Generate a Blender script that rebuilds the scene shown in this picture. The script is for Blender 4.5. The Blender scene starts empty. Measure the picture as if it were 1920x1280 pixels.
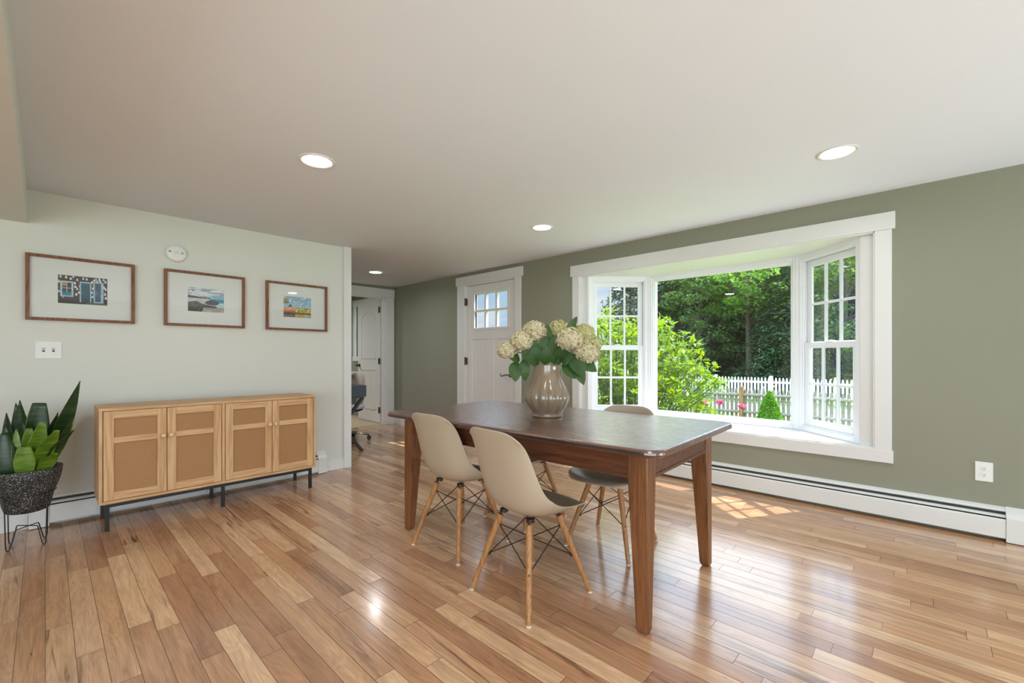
import bpy, bmesh, math, random
import numpy as np
from mathutils import Vector, Matrix
random.seed(7)
RNG = np.random.default_rng(11)
S = bpy.context.scene
COL = S.collection
R = math.radians
PI = math.pi

# ------------------------------------------------------------------ camera, sky, sun, exposure
cam_d = bpy.data.cameras.new('camera')
cam_d.sensor_width = 36.0
cam_d.lens = 823.5 / 1920 * 36
cam_d.shift_y = 28.0 / 1920
cam_d.clip_start = 0.05
cam_d.clip_end = 300
cam = bpy.data.objects.new('camera', cam_d)
COL.objects.link(cam)
cam.location = (0, 0, 1.14)
cam.rotation_euler = (R(90), 0, R(43.262 - 90))
S.camera = cam
S.view_settings.view_transform = 'Standard'
S.view_settings.look = 'None'
S.view_settings.exposure = 0.0
S.view_settings.gamma = 1.0
S.view_settings.use_curve_mapping = False
S.cycles.use_denoising = True
S.cycles.max_bounces = 10
S.cycles.diffuse_bounces = 5
S.cycles.glossy_bounces = 4
S.cycles.transparent_max_bounces = 24
S.cycles.transmission_bounces = 6
S.cycles.sample_clamp_indirect = 6.0
S.cycles.caustics_reflective = False
S.cycles.caustics_refractive = False


def lin(r, g, b):
    f = lambda c: (c / 255 / 12.92) if c / 255 <= 0.04045 else ((c / 255 + 0.055) / 1.055) ** 2.4
    return (f(r), f(g), f(b), 1.0)


W = bpy.data.worlds.new('sky')
S.world = W
W.use_nodes = True
nt = W.node_tree
nt.nodes.clear()
N = lambda t: nt.nodes.new(t)
L = nt.links.new
out = N('ShaderNodeOutputWorld')
bg = N('ShaderNodeBackground')
tc = N('ShaderNodeTexCoord')
sep = N('ShaderNodeSeparateXYZ')
L(tc.outputs['Generated'], sep.inputs[0])
mp = N('ShaderNodeMapping')
mp.inputs['Scale'].default_value = (1.0, 1.0, 2.6)
L(tc.outputs['Generated'], mp.inputs[0])
cl = N('ShaderNodeTexNoise')
cl.inputs['Scale'].default_value = 4.2
cl.inputs['Detail'].default_value = 7
cl.inputs['Roughness'].default_value = 0.58
L(mp.outputs[0], cl.inputs['Vector'])
cr = N('ShaderNodeValToRGB')
cr.color_ramp.elements[0].position = 0.43
cr.color_ramp.elements[1].position = 0.62
L(cl.outputs['Fac'], cr.inputs[0])
blue = N('ShaderNodeValToRGB')
blue.color_ramp.elements[0].position = 0.0
blue.color_ramp.elements[0].color = (0.62, 0.80, 0.95, 1)
blue.color_ramp.elements[1].position = 0.45
blue.color_ramp.elements[1].color = (0.25, 0.52, 0.90, 1)
L(sep.outputs['Z'], blue.inputs[0])
mx = N('ShaderNodeMix')
mx.data_type = 'RGBA'
L(cr.outputs[0], mx.inputs['Factor'])
L(blue.outputs[0], mx.inputs['A'])
mx.inputs['B'].default_value = (0.97, 0.98, 1.0, 1)
# the bright overcast-and-blue dome is brighter overhead than near the horizon
st = N('ShaderNodeMapRange')
st.interpolation_type = 'SMOOTHSTEP'
st.inputs['From Min'].default_value = 0.135
st.inputs['From Max'].default_value = 0.38
st.inputs['To Min'].default_value = 0.95
st.inputs['To Max'].default_value = 5.8
L(sep.outputs['Z'], st.inputs['Value'])
L(mx.outputs['Result'], bg.inputs['Color'])
L(st.outputs[0], bg.inputs['Strength'])
L(bg.outputs[0], out.inputs[0])


def light(name, kind, loc, energy, color=(1, 1, 1), rot=None, aim=None, **kw):
    d = bpy.data.lights.new(name, kind)
    d.energy = energy
    d.color = color
    for k, v in kw.items():
        setattr(d, k, v)
    o = bpy.data.objects.new(name, d)
    COL.objects.link(o)
    o.location = loc
    if rot:
        o.rotation_euler = rot
    if aim:
        o.rotation_euler = Vector(aim).to_track_quat('-Z', 'Y').to_euler()
    return o


SUN_DIR = Vector((0.847 * math.cos(R(58)), -0.531 * math.cos(R(58)), math.sin(R(58))))
light('sun', 'SUN', (20, -10, 30), 9.0, (1.0, 0.95, 0.86), aim=-SUN_DIR, angle=R(0.6))
# fill lamps added behind the camera to brighten the room, set in invented windows
light('added_side_fill', 'AREA', (-3.57, -1.6, 1.1), 116, (0.77, 0.885, 1.0), aim=(1, 0, 0.10),
      shape='RECTANGLE', size=3.4, size_y=1.9)
light('added_rear_fill', 'AREA', (-1.9, -3.67, 1.1), 84, (0.77, 0.885, 1.0), aim=(0.1, 1, 0.2),
      shape='RECTANGLE', size=2.4, size_y=1.8)
light('added_low_rear_fill', 'AREA', (2.85, -3.67, 0.6), 72, (0.77, 0.885, 1.0), aim=(-0.35, 1, 0.5),
      shape='RECTANGLE', size=2.2, size_y=0.9)
CAN_POWER = 6.5
CAN_COLOR = (0.92, 0.96, 1.0)

# ------------------------------------------------------------------ helpers


def tag(o, label=None, cat=None, group=None, kind=None):
    if label:
        o['label'] = label
    if cat:
        o['category'] = cat
    if group:
        o['group'] = group
    if kind:
        o['kind'] = kind
    return o


def empty(name, loc=(0, 0, 0), rz=0.0, parent=None):
    o = bpy.data.objects.new(name, None)
    o.empty_display_size = 0.1
    COL.objects.link(o)
    o.location = loc
    o.rotation_euler = (0, 0, rz)
    if parent:
        o.parent = parent
    return o


def copy_tree(o, parent=None):
    c = o.copy()
    COL.objects.link(c)
    if parent:
        c.parent = parent
    for ch in list(o.children):
        copy_tree(ch, c)
    return c


class MB:
    """collects shapes into one mesh"""

    def __init__(self):
        self.bm = bmesh.new()

    def box(self, x0, x1, y0, y1, z0, z1, M=None):
        vs = [self.bm.verts.new(v) for v in ((x0, y0, z0), (x1, y0, z0), (x1, y1, z0), (x0, y1, z0),
                                             (x0, y0, z1), (x1, y0, z1), (x1, y1, z1), (x0, y1, z1))]
        for f in ((0, 3, 2, 1), (4, 5, 6, 7), (0, 1, 5, 4), (1, 2, 6, 5), (2, 3, 7, 6), (3, 0, 4, 7)):
            self.bm.faces.new([vs[i] for i in f])
        if M is not None:
            for v in vs:
                v.co = M @ v.co
        return self

    def prism(self, poly, z0, z1, M=None):
        """vertical prism of an XY polygon"""
        lo = [self.bm.verts.new((p[0], p[1], z0)) for p in poly]
        hi = [self.bm.verts.new((p[0], p[1], z1)) for p in poly]
        n = len(poly)
        self.bm.faces.new(lo[::-1])
        self.bm.faces.new(hi)
        for i in range(n):
            self.bm.faces.new((lo[i], lo[(i + 1) % n], hi[(i + 1) % n], hi[i]))
        if M is not None:
            for v in lo + hi:
                v.co = M @ v.co
        return self

    def extrude(self, poly, axis, a, b):
        """polygon given in the two other axes, swept along axis from a to b"""
        def mk(p, t):
            return (t, p[0], p[1]) if axis == 0 else ((p[0], t, p[1]) if axis == 1 else (p[0], p[1], t))
        lo = [self.bm.verts.new(mk(p, a)) for p in poly]
        hi = [self.bm.verts.new(mk(p, b)) for p in poly]
        n = len(poly)
        self.bm.faces.new(lo[::-1])
        self.bm.faces.new(hi)
        for i in range(n):
            self.bm.faces.new((lo[i], lo[(i + 1) % n], hi[(i + 1) % n], hi[i]))
        return self

    def tube(self, pts, r, n=8, r_end=None, cap=True):
        pts = [Vector(p) for p in pts]
        m = len(pts)
        rings = []
        up = Vector((0.13, 0.21, 1)).normalized()
        prev = None
        for i, p in enumerate(pts):
            d = (pts[min(i + 1, m - 1)] - pts[max(i - 1, 0)])
            if d.length < 1e-9:
                d = Vector((0, 0, 1))
            d.normalize()
            if prev is None:
                s = d.cross(up)
                if s.length < 0.05:
                    s = d.cross(Vector((1, 0, 0)))
            else:
                s = prev - d * prev.dot(d)
                if s.length < 1e-6:
                    s = d.cross(up)
            s.normalize()
            prev = s
            t = d.cross(s)
            rr = r if r_end is None else r + (r_end - r) * i / max(1, m - 1)
            rings.append([self.bm.verts.new(p + (s * math.cos(2 * PI * k / n) + t * math.sin(2 * PI * k / n)) * rr)
                          for k in range(n)])
        for a, b in zip(rings, rings[1:]):
            for k in range(n):
                self.bm.faces.new((a[k], a[(k + 1) % n], b[(k + 1) % n], b[k]))
        if cap:
            self.bm.faces.new(rings[0][::-1])
            self.bm.faces.new(rings[-1])
        return self

    def lathe(self, prof, n=32, c=(0, 0, 0), mod=None, close=True):
        """prof: list of (radius, z)"""
        rings = []
        for (r, z) in prof:
            ring = []
            for k in range(n):
                a = 2 * PI * k / n
                rr = r if mod is None else mod(r, z, a)
                ring.append(self.bm.verts.new((c[0] + rr * math.cos(a), c[1] + rr * math.sin(a), c[2] + z)))
            rings.append(ring)
        for a, b in zip(rings, rings[1:]):
            for k in range(n):
                self.bm.faces.new((a[k], a[(k + 1) % n], b[(k + 1) % n], b[k]))
        if close:
            self.bm.faces.new(rings[0][::-1])
            self.bm.faces.new(rings[-1])
        return self

    def ball(self, c, r, seg=10, sz=(1, 1, 1)):
        c = Vector(c)
        res = bmesh.ops.create_uvsphere(self.bm, u_segments=seg, v_segments=max(6, seg * 2 // 3), radius=r)
        for v in res['verts']:
            v.co = Vector((v.co.x * sz[0], v.co.y * sz[1], v.co.z * sz[2])) + c
        return self

    def build(self, name, mat, parent=None, bevel=0.0, seg=2, smooth=False, loc=None, M=None):
        bm = self.bm
        if M is not None:
            bm.transform(M)
        bmesh.ops.recalc_face_normals(bm, faces=bm.faces)
        me = bpy.data.meshes.new(name)
        bm.to_mesh(me)
        bm.free()
        me.materials.append(mat)
        o = bpy.data.objects.new(name, me)
        COL.objects.link(o)
        if parent:
            o.parent = parent
        if loc:
            o.location = loc
        if smooth:
            for p in me.polygons:
                p.use_smooth = True
        if bevel > 0:
            b = o.modifiers.new('bevel', 'BEVEL')
            b.width = bevel
            b.segments = seg
            b.limit_method = 'ANGLE'
            b.angle_limit = R(35)
        return o


def raw(name, verts, faces, mat, parent=None, smooth=False):
    me = bpy.data.meshes.new(name)
    verts = np.asarray(verts, dtype=np.float32)
    faces = np.asarray(faces, dtype=np.int32)
    nv, nf, k = len(verts), len(faces), faces.shape[1]
    me.vertices.add(nv)
    me.vertices.foreach_set('co', verts.ravel())
    me.loops.add(nf * k)
    me.loops.foreach_set('vertex_index', faces.ravel())
    me.polygons.add(nf)
    me.polygons.foreach_set('loop_start', np.arange(0, nf * k, k, dtype=np.int32))
    me.polygons.foreach_set('loop_total', np.full(nf, k, dtype=np.int32))
    if smooth:
        me.polygons.foreach_set('use_smooth', np.ones(nf, dtype=bool))
    me.update(calc_edges=True)
    me.materials.append(mat)
    o = bpy.data.objects.new(name, me)
    COL.objects.link(o)
    if parent:
        o.parent = parent
    return o


# ------------------------------------------------------------------ materials
def newmat(name):
    m = bpy.data.materials.new(name)
    m.use_nodes = True
    t = m.node_tree
    t.nodes.clear()
    o = t.nodes.new('ShaderNodeOutputMaterial')
    b = t.nodes.new('ShaderNodeBsdfPrincipled')
    t.links.new(b.outputs[0], o.inputs[0])
    return m, t, b, o


def pm(name, col, rough=0.5, metal=0.0, spec=0.5, vary=0.06, scale=6.0, bump=0.0, bscale=200.0, coat=0.0, stretch=None):
    m, t, b, o = newmat(name)
    b.inputs['Roughness'].default_value = rough
    b.inputs['Metallic'].default_value = metal
    b.inputs['Specular IOR Level'].default_value = spec
    b.inputs['Coat Weight'].default_value = coat
    b.inputs['Coat Roughness'].default_value = 0.08
    tcx = t.nodes.new('ShaderNodeTexCoord')
    mpp = t.nodes.new('ShaderNodeMapping')
    if stretch:
        mpp.inputs['Scale'].default_value = stretch
    t.links.new(tcx.outputs['Object'], mpp.inputs[0])
    n = t.nodes.new('ShaderNodeTexNoise')
    n.inputs['Scale'].default_value = scale
    n.inputs['Detail'].default_value = 4
    t.links.new(mpp.outputs[0], n.inputs['Vector'])
    r = t.nodes.new('ShaderNodeMapRange')
    r.inputs['From Min'].default_value = 0.25
    r.inputs['From Max'].default_value = 0.75
    r.inputs['To Min'].default_value = 1 - vary
    r.inputs['To Max'].default_value = 1 + vary
    t.links.new(n.outputs['Fac'], r.inputs['Value'])
    mul = t.nodes.new('ShaderNodeMix')
    mul.data_type = 'RGBA'
    mul.blend_type = 'MULTIPLY'
    mul.inputs['Factor'].default_value = 1
    mul.inputs['A'].default_value = col
    t.links.new(r.outputs[0], mul.inputs['B'])
    t.links.new(mul.outputs['Result'], b.inputs['Base Color'])
    if bump > 0:
        n2 = t.nodes.new('ShaderNodeTexNoise')
        n2.inputs['Scale'].default_value = bscale
        n2.inputs['Detail'].default_value = 3
        t.links.new(mpp.outputs[0], n2.inputs['Vector'])
        bp = t.nodes.new('ShaderNodeBump')
        bp.inputs['Strength'].default_value = bump
        bp.inputs['Distance'].default_value = 0.002
        t.links.new(n2.outputs['Fac'], bp.inputs['Height'])
        t.links.new(bp.outputs[0], b.inputs['Normal'])
    return m


def wood(name, c1, c2, axis=2, scale=1.0, rough=0.45, ring=9.0, spec=0.4, coat=0.0, bump=0.15, dark=None):
    """straight-grained wood with cathedral figure running along one object axis"""
    m, t, b, o = newmat(name)
    Nn = t.nodes.new
    Lk = t.links.new
    tcx = Nn('ShaderNodeTexCoord')
    oi = Nn('ShaderNodeObjectInfo')
    mpp = Nn('ShaderNodeMapping')
    sc = [14 * scale] * 3
    sc[axis] = 0.9 * scale
    mpp.inputs['Scale'].default_value = sc
    addv = Nn('ShaderNodeVectorMath')
    addv.operation = 'ADD'
    Lk(tcx.outputs['Object'], addv.inputs[0])
    Lk(oi.outputs['Random'], addv.inputs[1])
    Lk(addv.outputs[0], mpp.inputs[0])
    n = Nn('ShaderNodeTexNoise')
    n.inputs['Scale'].default_value = 0.8
    n.inputs['Detail'].default_value = 2
    n.inputs['Distortion'].default_value = 0.4
    Lk(mpp.outputs[0], n.inputs['Vector'])
    mul = Nn('ShaderNodeMath')
    mul.operation = 'MULTIPLY'
    mul.inputs[1].default_value = ring * 6
    Lk(n.outputs['Fac'], mul.inputs[0])
    sn = Nn('ShaderNodeMath')
    sn.operation = 'SINE'
    Lk(mul.outputs[0], sn.inputs[0])
    f = Nn('ShaderNodeTexNoise')
    f.inputs['Scale'].default_value = 7
    f.inputs['Detail'].default_value = 5
    Lk(mpp.outputs[0], f.inputs['Vector'])
    a = Nn('ShaderNodeMath')
    a.operation = 'MULTIPLY_ADD'
    a.inputs[1].default_value = 0.18
    Lk(sn.outputs[0], a.inputs[0])
    Lk(f.outputs['Fac'], a.inputs[2])
    ramp = Nn('ShaderNodeValToRGB')
    ramp.color_ramp.elements[0].position = 0.25
    ramp.color_ramp.elements[0].color = c1
    ramp.color_ramp.elements[1].position = 0.72
    ramp.color_ramp.elements[1].color = c2
    Lk(a.outputs[0], ramp.inputs[0])
    src = ramp.outputs[0]
    if dark:
        dn = Nn('ShaderNodeTexNoise')
        dn.inputs['Scale'].default_value = 1.7
        dn.inputs['Detail'].default_value = 6
        dn.inputs['Roughness'].default_value = 0.7
        Lk(mpp.outputs[0], dn.inputs['Vector'])
        dr = Nn('ShaderNodeValToRGB')
        dr.color_ramp.elements[0].position = 0.56
        dr.color_ramp.elements[1].position = 0.72
        Lk(dn.outputs['Fac'], dr.inputs[0])
        dm = Nn('ShaderNodeMix')
        dm.data_type = 'RGBA'
        Lk(dr.outputs[0], dm.inputs['Factor'])
        Lk(src, dm.inputs['A'])
        dm.inputs['B'].default_value = dark
        src = dm.outputs['Result']
    Lk(src, b.inputs['Base Color'])
    b.inputs['Roughness'].default_value = rough
    b.inputs['Specular IOR Level'].default_value = spec
    b.inputs['Coat Weight'].default_value = coat
    b.inputs['Coat Roughness'].default_value = 0.15
    bp = Nn('ShaderNodeBump')
    bp.inputs['Strength'].default_value = bump
    bp.inputs['Distance'].default_value = 0.002
    Lk(a.outputs[0], bp.inputs['Height'])
    Lk(bp.outputs[0], b.inputs['Normal'])
    return m


def leafmat(name, c_dark, c_light, trans, tcol, rough=0.5, spec=0.3):
    """leaf: diffuse + translucent, colour varied per leaf"""
    m, t, b, o = newmat(name)
    g = t.nodes.new('ShaderNodeNewGeometry')
    ramp = t.nodes.new('ShaderNodeValToRGB')
    ramp.color_ramp.elements[0].color = c_dark
    ramp.color_ramp.elements[1].color = c_light
    t.links.new(g.outputs['Random Per Island'], ramp.inputs[0])
    t.links.new(ramp.outputs[0], b.inputs['Base Color'])
    b.inputs['Roughness'].default_value = rough
    b.inputs['Specular IOR Level'].default_value = spec
    tr = t.nodes.new('ShaderNodeBsdfTranslucent')
    tr.inputs[0].default_value = tcol
    mxs = t.nodes.new('ShaderNodeMixShader')
    mxs.inputs[0].default_value = trans
    t.links.new(b.outputs[0], mxs.inputs[1])
    t.links.new(tr.outputs[0], mxs.inputs[2])
    t.links.new(mxs.outputs[0], o.inputs[0])
    return m


def glassmat(name, tint=(1, 1, 1, 1), ior=1.5):
    m, t, b, o = newmat(name)
    t.nodes.remove(b)
    tr = t.nodes.new('ShaderNodeBsdfTransparent')
    tr.inputs[0].default_value = tint
    gl = t.nodes.new('ShaderNodeBsdfGlossy')
    gl.inputs['Roughness'].default_value = 0.0
    fr = t.nodes.new('ShaderNodeFresnel')
    # the same reflectance at both faces of the pane
    geo = t.nodes.new('ShaderNodeNewGeometry')
    io = t.nodes.new('ShaderNodeMix')
    io.data_type = 'FLOAT'
    io.inputs['A'].default_value = ior
    io.inputs['B'].default_value = 1 / ior
    t.links.new(geo.outputs['Backfacing'], io.inputs['Factor'])
    t.links.new(io.outputs['Result'], fr.inputs['IOR'])
    mxs = t.nodes.new('ShaderNodeMixShader')
    t.links.new(fr.outputs[0], mxs.inputs[0])
    t.links.new(tr.outputs[0], mxs.inputs[1])
    t.links.new(gl.outputs[0], mxs.inputs[2])
    t.links.new(mxs.outputs[0], o.inputs[0])
    return m


def emit(name, col, s):
    m, t, b, o = newmat(name)
    b.inputs['Base Color'].default_value = (0.9, 0.9, 0.88, 1)
    b.inputs['Emission Color'].default_value = col
    b.inputs['Emission Strength'].default_value = s
    return m


def floor_material():
    m, t, b, o = newmat('hickory_planks')
    Nn = t.nodes.new
    Lk = t.links.new

    def math_(op, a=None, b_=None, c=None):
        n = Nn('ShaderNodeMath')
        n.operation = op
        for i, v in enumerate((a, b_, c)):
            if v is None:
                continue
            if isinstance(v, (int, float)):
                n.inputs[i].default_value = v
            else:
                Lk(v, n.inputs[i])
        return n.outputs[0]

    def comb(x, y, z):
        n = Nn('ShaderNodeCombineXYZ')
        for i, v in enumerate((x, y, z)):
            if isinstance(v, (int, float)):
                n.inputs[i].default_value = v
            else:
                Lk(v, n.inputs[i])
        return n.outputs[0]

    def white(v):
        n = Nn('ShaderNodeTexWhiteNoise')
        n.noise_dimensions = '3D'
        Lk(v, n.inputs['Vector'])
        return n
    tcx = Nn('ShaderNodeTexCoord')
    sp = Nn('ShaderNodeSeparateXYZ')
    Lk(tcx.outputs['Object'], sp.inputs[0])
    X, Y = sp.outputs[0], sp.outputs[1]
    w = 0.0795
    xs = math_('DIVIDE', X, w)
    row = math_('FLOOR', xs)
    fx = math_('FRACT', xs)
    wr = white(comb(row, 3.7, 1.1))
    wsep = Nn('ShaderNodeSeparateColor')
    Lk(wr.outputs['Color'], wsep.inputs[0])
    Ln = math_('MULTIPLY_ADD', wsep.outputs[0], 0.6, 0.62)
    yo = math_('MULTIPLY_ADD', wsep.outputs[1], 9.0, Y)
    ys = math_('DIVIDE', yo, Ln)
    idx = math_('FLOOR', ys)
    fy = math_('FRACT', ys)
    wp = white(comb(row, idx, 5.3))
    ps = Nn('ShaderNodeSeparateColor')
    Lk(wp.outputs['Color'], ps.inputs[0])
    pr, pg, pb = ps.outputs[0], ps.outputs[1], ps.outputs[2]
    # plank base colour
    ramp = Nn('ShaderNodeValToRGB')
    els = ramp.color_ramp.elements
    els[0].position = 0.0
    els[0].color = lin(170, 122, 90)
    els[1].position = 1.0
    els[1].color = lin(220, 180, 142)
    for p, c in ((0.25, lin(186, 138, 103)), (0.5, lin(198, 152, 114)), (0.75, lin(208, 164, 126))):
        e = els.new(p)
        e.color = c
    Lk(pr, ramp.inputs[0])
    off = math_('MULTIPLY', pg, 57.0)
    # cathedral figure
    g1 = Nn('ShaderNodeTexNoise')
    g1.inputs['Scale'].default_value = 1.0
    g1.inputs['Detail'].default_value = 2.5
    g1.inputs['Distortion'].default_value = 0.6
    Lk(comb(math_('MULTIPLY', X, 14.0), math_('MULTIPLY', Y, 1.9), off), g1.inputs['Vector'])
    rings = math_('SINE', math_('MULTIPLY', g1.outputs['Fac'], 62.0))
    fib = Nn('ShaderNodeTexNoise')
    fib.inputs['Scale'].default_value = 1.0
    fib.inputs['Detail'].default_value = 4
    Lk(comb(math_('MULTIPLY', X, 210.0), math_('MULTIPLY', Y, 7.0), off), fib.inputs['Vector'])
    tone = math_('ADD', math_('MULTIPLY', rings, 0.07), math_('MULTIPLY', math_('SUBTRACT', fib.outputs['Fac'], 0.5), 0.45))
    tone = math_('ADD', tone, 1.0)
    # broad colour drift inside a plank
    bd = Nn('ShaderNodeTexNoise')
    bd.inputs['Scale'].default_value = 1.0
    bd.inputs['Detail'].default_value = 3
    bd.inputs['Distortion'].default_value = 0.8
    Lk(comb(math_('MULTIPLY', X, 26.0), math_('MULTIPLY', Y, 1.5), math_('ADD', off, 11.0)), bd.inputs['Vector'])
    tone = math_('MULTIPLY', tone, math_('MULTIPLY_ADD', math_('SUBTRACT', bd.outputs['Fac'], 0.5), 0.75, 1.0))
    mul = Nn('ShaderNodeMix')
    mul.data_type = 'RGBA'
    mul.blend_type = 'MULTIPLY'
    mul.inputs['Factor'].default_value = 1
    Lk(ramp.outputs[0], mul.inputs['A'])
    Lk(tone, mul.inputs['B'])
    # heartwood streaks on some planks
    hn = Nn('ShaderNodeTexNoise')
    hn.inputs['Scale'].default_value = 1.0
    hn.inputs['Detail'].default_value = 5
    hn.inputs['Roughness'].default_value = 0.62
    hn.inputs['Distortion'].default_value = 0.9
    Lk(comb(math_('MULTIPLY', X, 30.0), math_('MULTIPLY', Y, 1.5), math_('ADD', off, 31.0)), hn.inputs['Vector'])
    hr = Nn('ShaderNodeMapRange')
    hr.interpolation_type = 'SMOOTHSTEP'
    hr.inputs['From Min'].default_value = 0.51
    hr.inputs['From Max'].default_value = 0.68
    Lk(hn.outputs['Fac'], hr.inputs['Value'])
    msk = Nn('ShaderNodeMapRange')
    msk.inputs['From Min'].default_value = 0.25
    msk.inputs['From Max'].default_value = 0.95
    Lk(pb, msk.inputs['Value'])
    hfac = math_('MULTIPLY', math_('MULTIPLY', hr.outputs[0], msk.outputs[0]), 0.95)
    hm = Nn('ShaderNodeMix')
    hm.data_type = 'RGBA'
    Lk(hfac, hm.inputs['Factor'])
    Lk(mul.outputs['Result'], hm.inputs['A'])
    hm.inputs['B'].default_value = lin(100, 65, 44)
    # small knots / flecks
    kn = Nn('ShaderNodeTexNoise')
    kn.inputs['Scale'].default_value = 1.0
    kn.inputs['Detail'].default_value = 2
    Lk(comb(math_('MULTIPLY', X, 60.0), math_('MULTIPLY', Y, 11.0), math_('ADD', off, 77.0)), kn.inputs['Vector'])
    kr = Nn('ShaderNodeMapRange')
    kr.inputs['From Min'].default_value = 0.74
    kr.inputs['From Max'].default_value = 0.80
    kr.inputs['To Max'].default_value = 0.8
    Lk(kn.outputs['Fac'], kr.inputs['Value'])
    km = Nn('ShaderNodeMix')
    km.data_type = 'RGBA'
    Lk(kr.outputs[0], km.inputs['Factor'])
    Lk(hm.outputs['Result'], km.inputs['A'])
    km.inputs['B'].default_value = lin(70, 44, 30)
    # seams
    ex = math_('MULTIPLY', math_('MINIMUM', fx, math_('SUBTRACT', 1.0, fx)), w)
    ey = math_('MULTIPLY', math_('MINIMUM', fy, math_('SUBTRACT', 1.0, fy)), Ln)
    e = math_('MINIMUM', ex, ey)
    sm = Nn('ShaderNodeMapRange')
    sm.inputs['From Min'].default_value = 0.0004
    sm.inputs['From Max'].default_value = 0.0014
    Lk(e, sm.inputs['Value'])
    sg = Nn('ShaderNodeMix')
    sg.data_type = 'RGBA'
    Lk(sm.outputs[0], sg.inputs['Factor'])
    sg.inputs['A'].default_value = lin(74, 48, 33)
    Lk(km.outputs['Result'], sg.inputs['B'])
    Lk(sg.outputs['Result'], b.inputs['Base Color'])
    # finish: satin polyurethane, every board slightly crowned and tipped
    rn = Nn('ShaderNodeTexNoise')
    rn.inputs['Scale'].default_value = 9.0
    rn.inputs['Detail'].default_value = 4
    Lk(tcx.outputs['Object'], rn.inputs['Vector'])
    rr = Nn('ShaderNodeMapRange')
    rr.inputs['To Min'].default_value = 0.16
    rr.inputs['To Max'].default_value = 0.30
    Lk(rn.outputs['Fac'], rr.inputs['Value'])
    Lk(rr.outputs[0], b.inputs['Roughness'])
    b.inputs['Specular IOR Level'].default_value = 0.62
    b.inputs['Coat Weight'].default_value = 0.35
    b.inputs['Coat Roughness'].default_value = 0.12
    crown = math_('MULTIPLY', math_('MULTIPLY', math_('MULTIPLY', fx, math_('SUBTRACT', 1.0, fx)), 4.0), 0.00022)
    tip = math_('MULTIPLY', math_('MULTIPLY', math_('SUBTRACT', pg, 0.5), math_('SUBTRACT', fx, 0.5)), 0.0004)
    wv = Nn('ShaderNodeTexNoise')
    wv.inputs['Scale'].default_value = 1.0
    wv.inputs['Detail'].default_value = 2
    Lk(comb(math_('MULTIPLY', X, 30.0), math_('MULTIPLY', Y, 7.0), off), wv.inputs['Vector'])
    seam = Nn('ShaderNodeMapRange')
    seam.interpolation_type = 'SMOOTHSTEP'
    seam.inputs['From Min'].default_value = 0.0
    seam.inputs['From Max'].default_value = 0.0022
    seam.inputs['To Min'].default_value = 0.0
    seam.inputs['To Max'].default_value = 0.0005
    Lk(e, seam.inputs['Value'])
    hgt = math_('ADD', math_('ADD', crown, tip), math_('ADD', math_('MULTIPLY', wv.outputs['Fac'], 0.00025), seam.outputs[0]))
    bp = Nn('ShaderNodeBump')
    bp.inputs['Strength'].default_value = 0.8
    bp.inputs['Distance'].default_value = 1.0
    Lk(hgt, bp.inputs['Height'])
    Lk(bp.outputs[0], b.inputs['Normal'])
    return m


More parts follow.
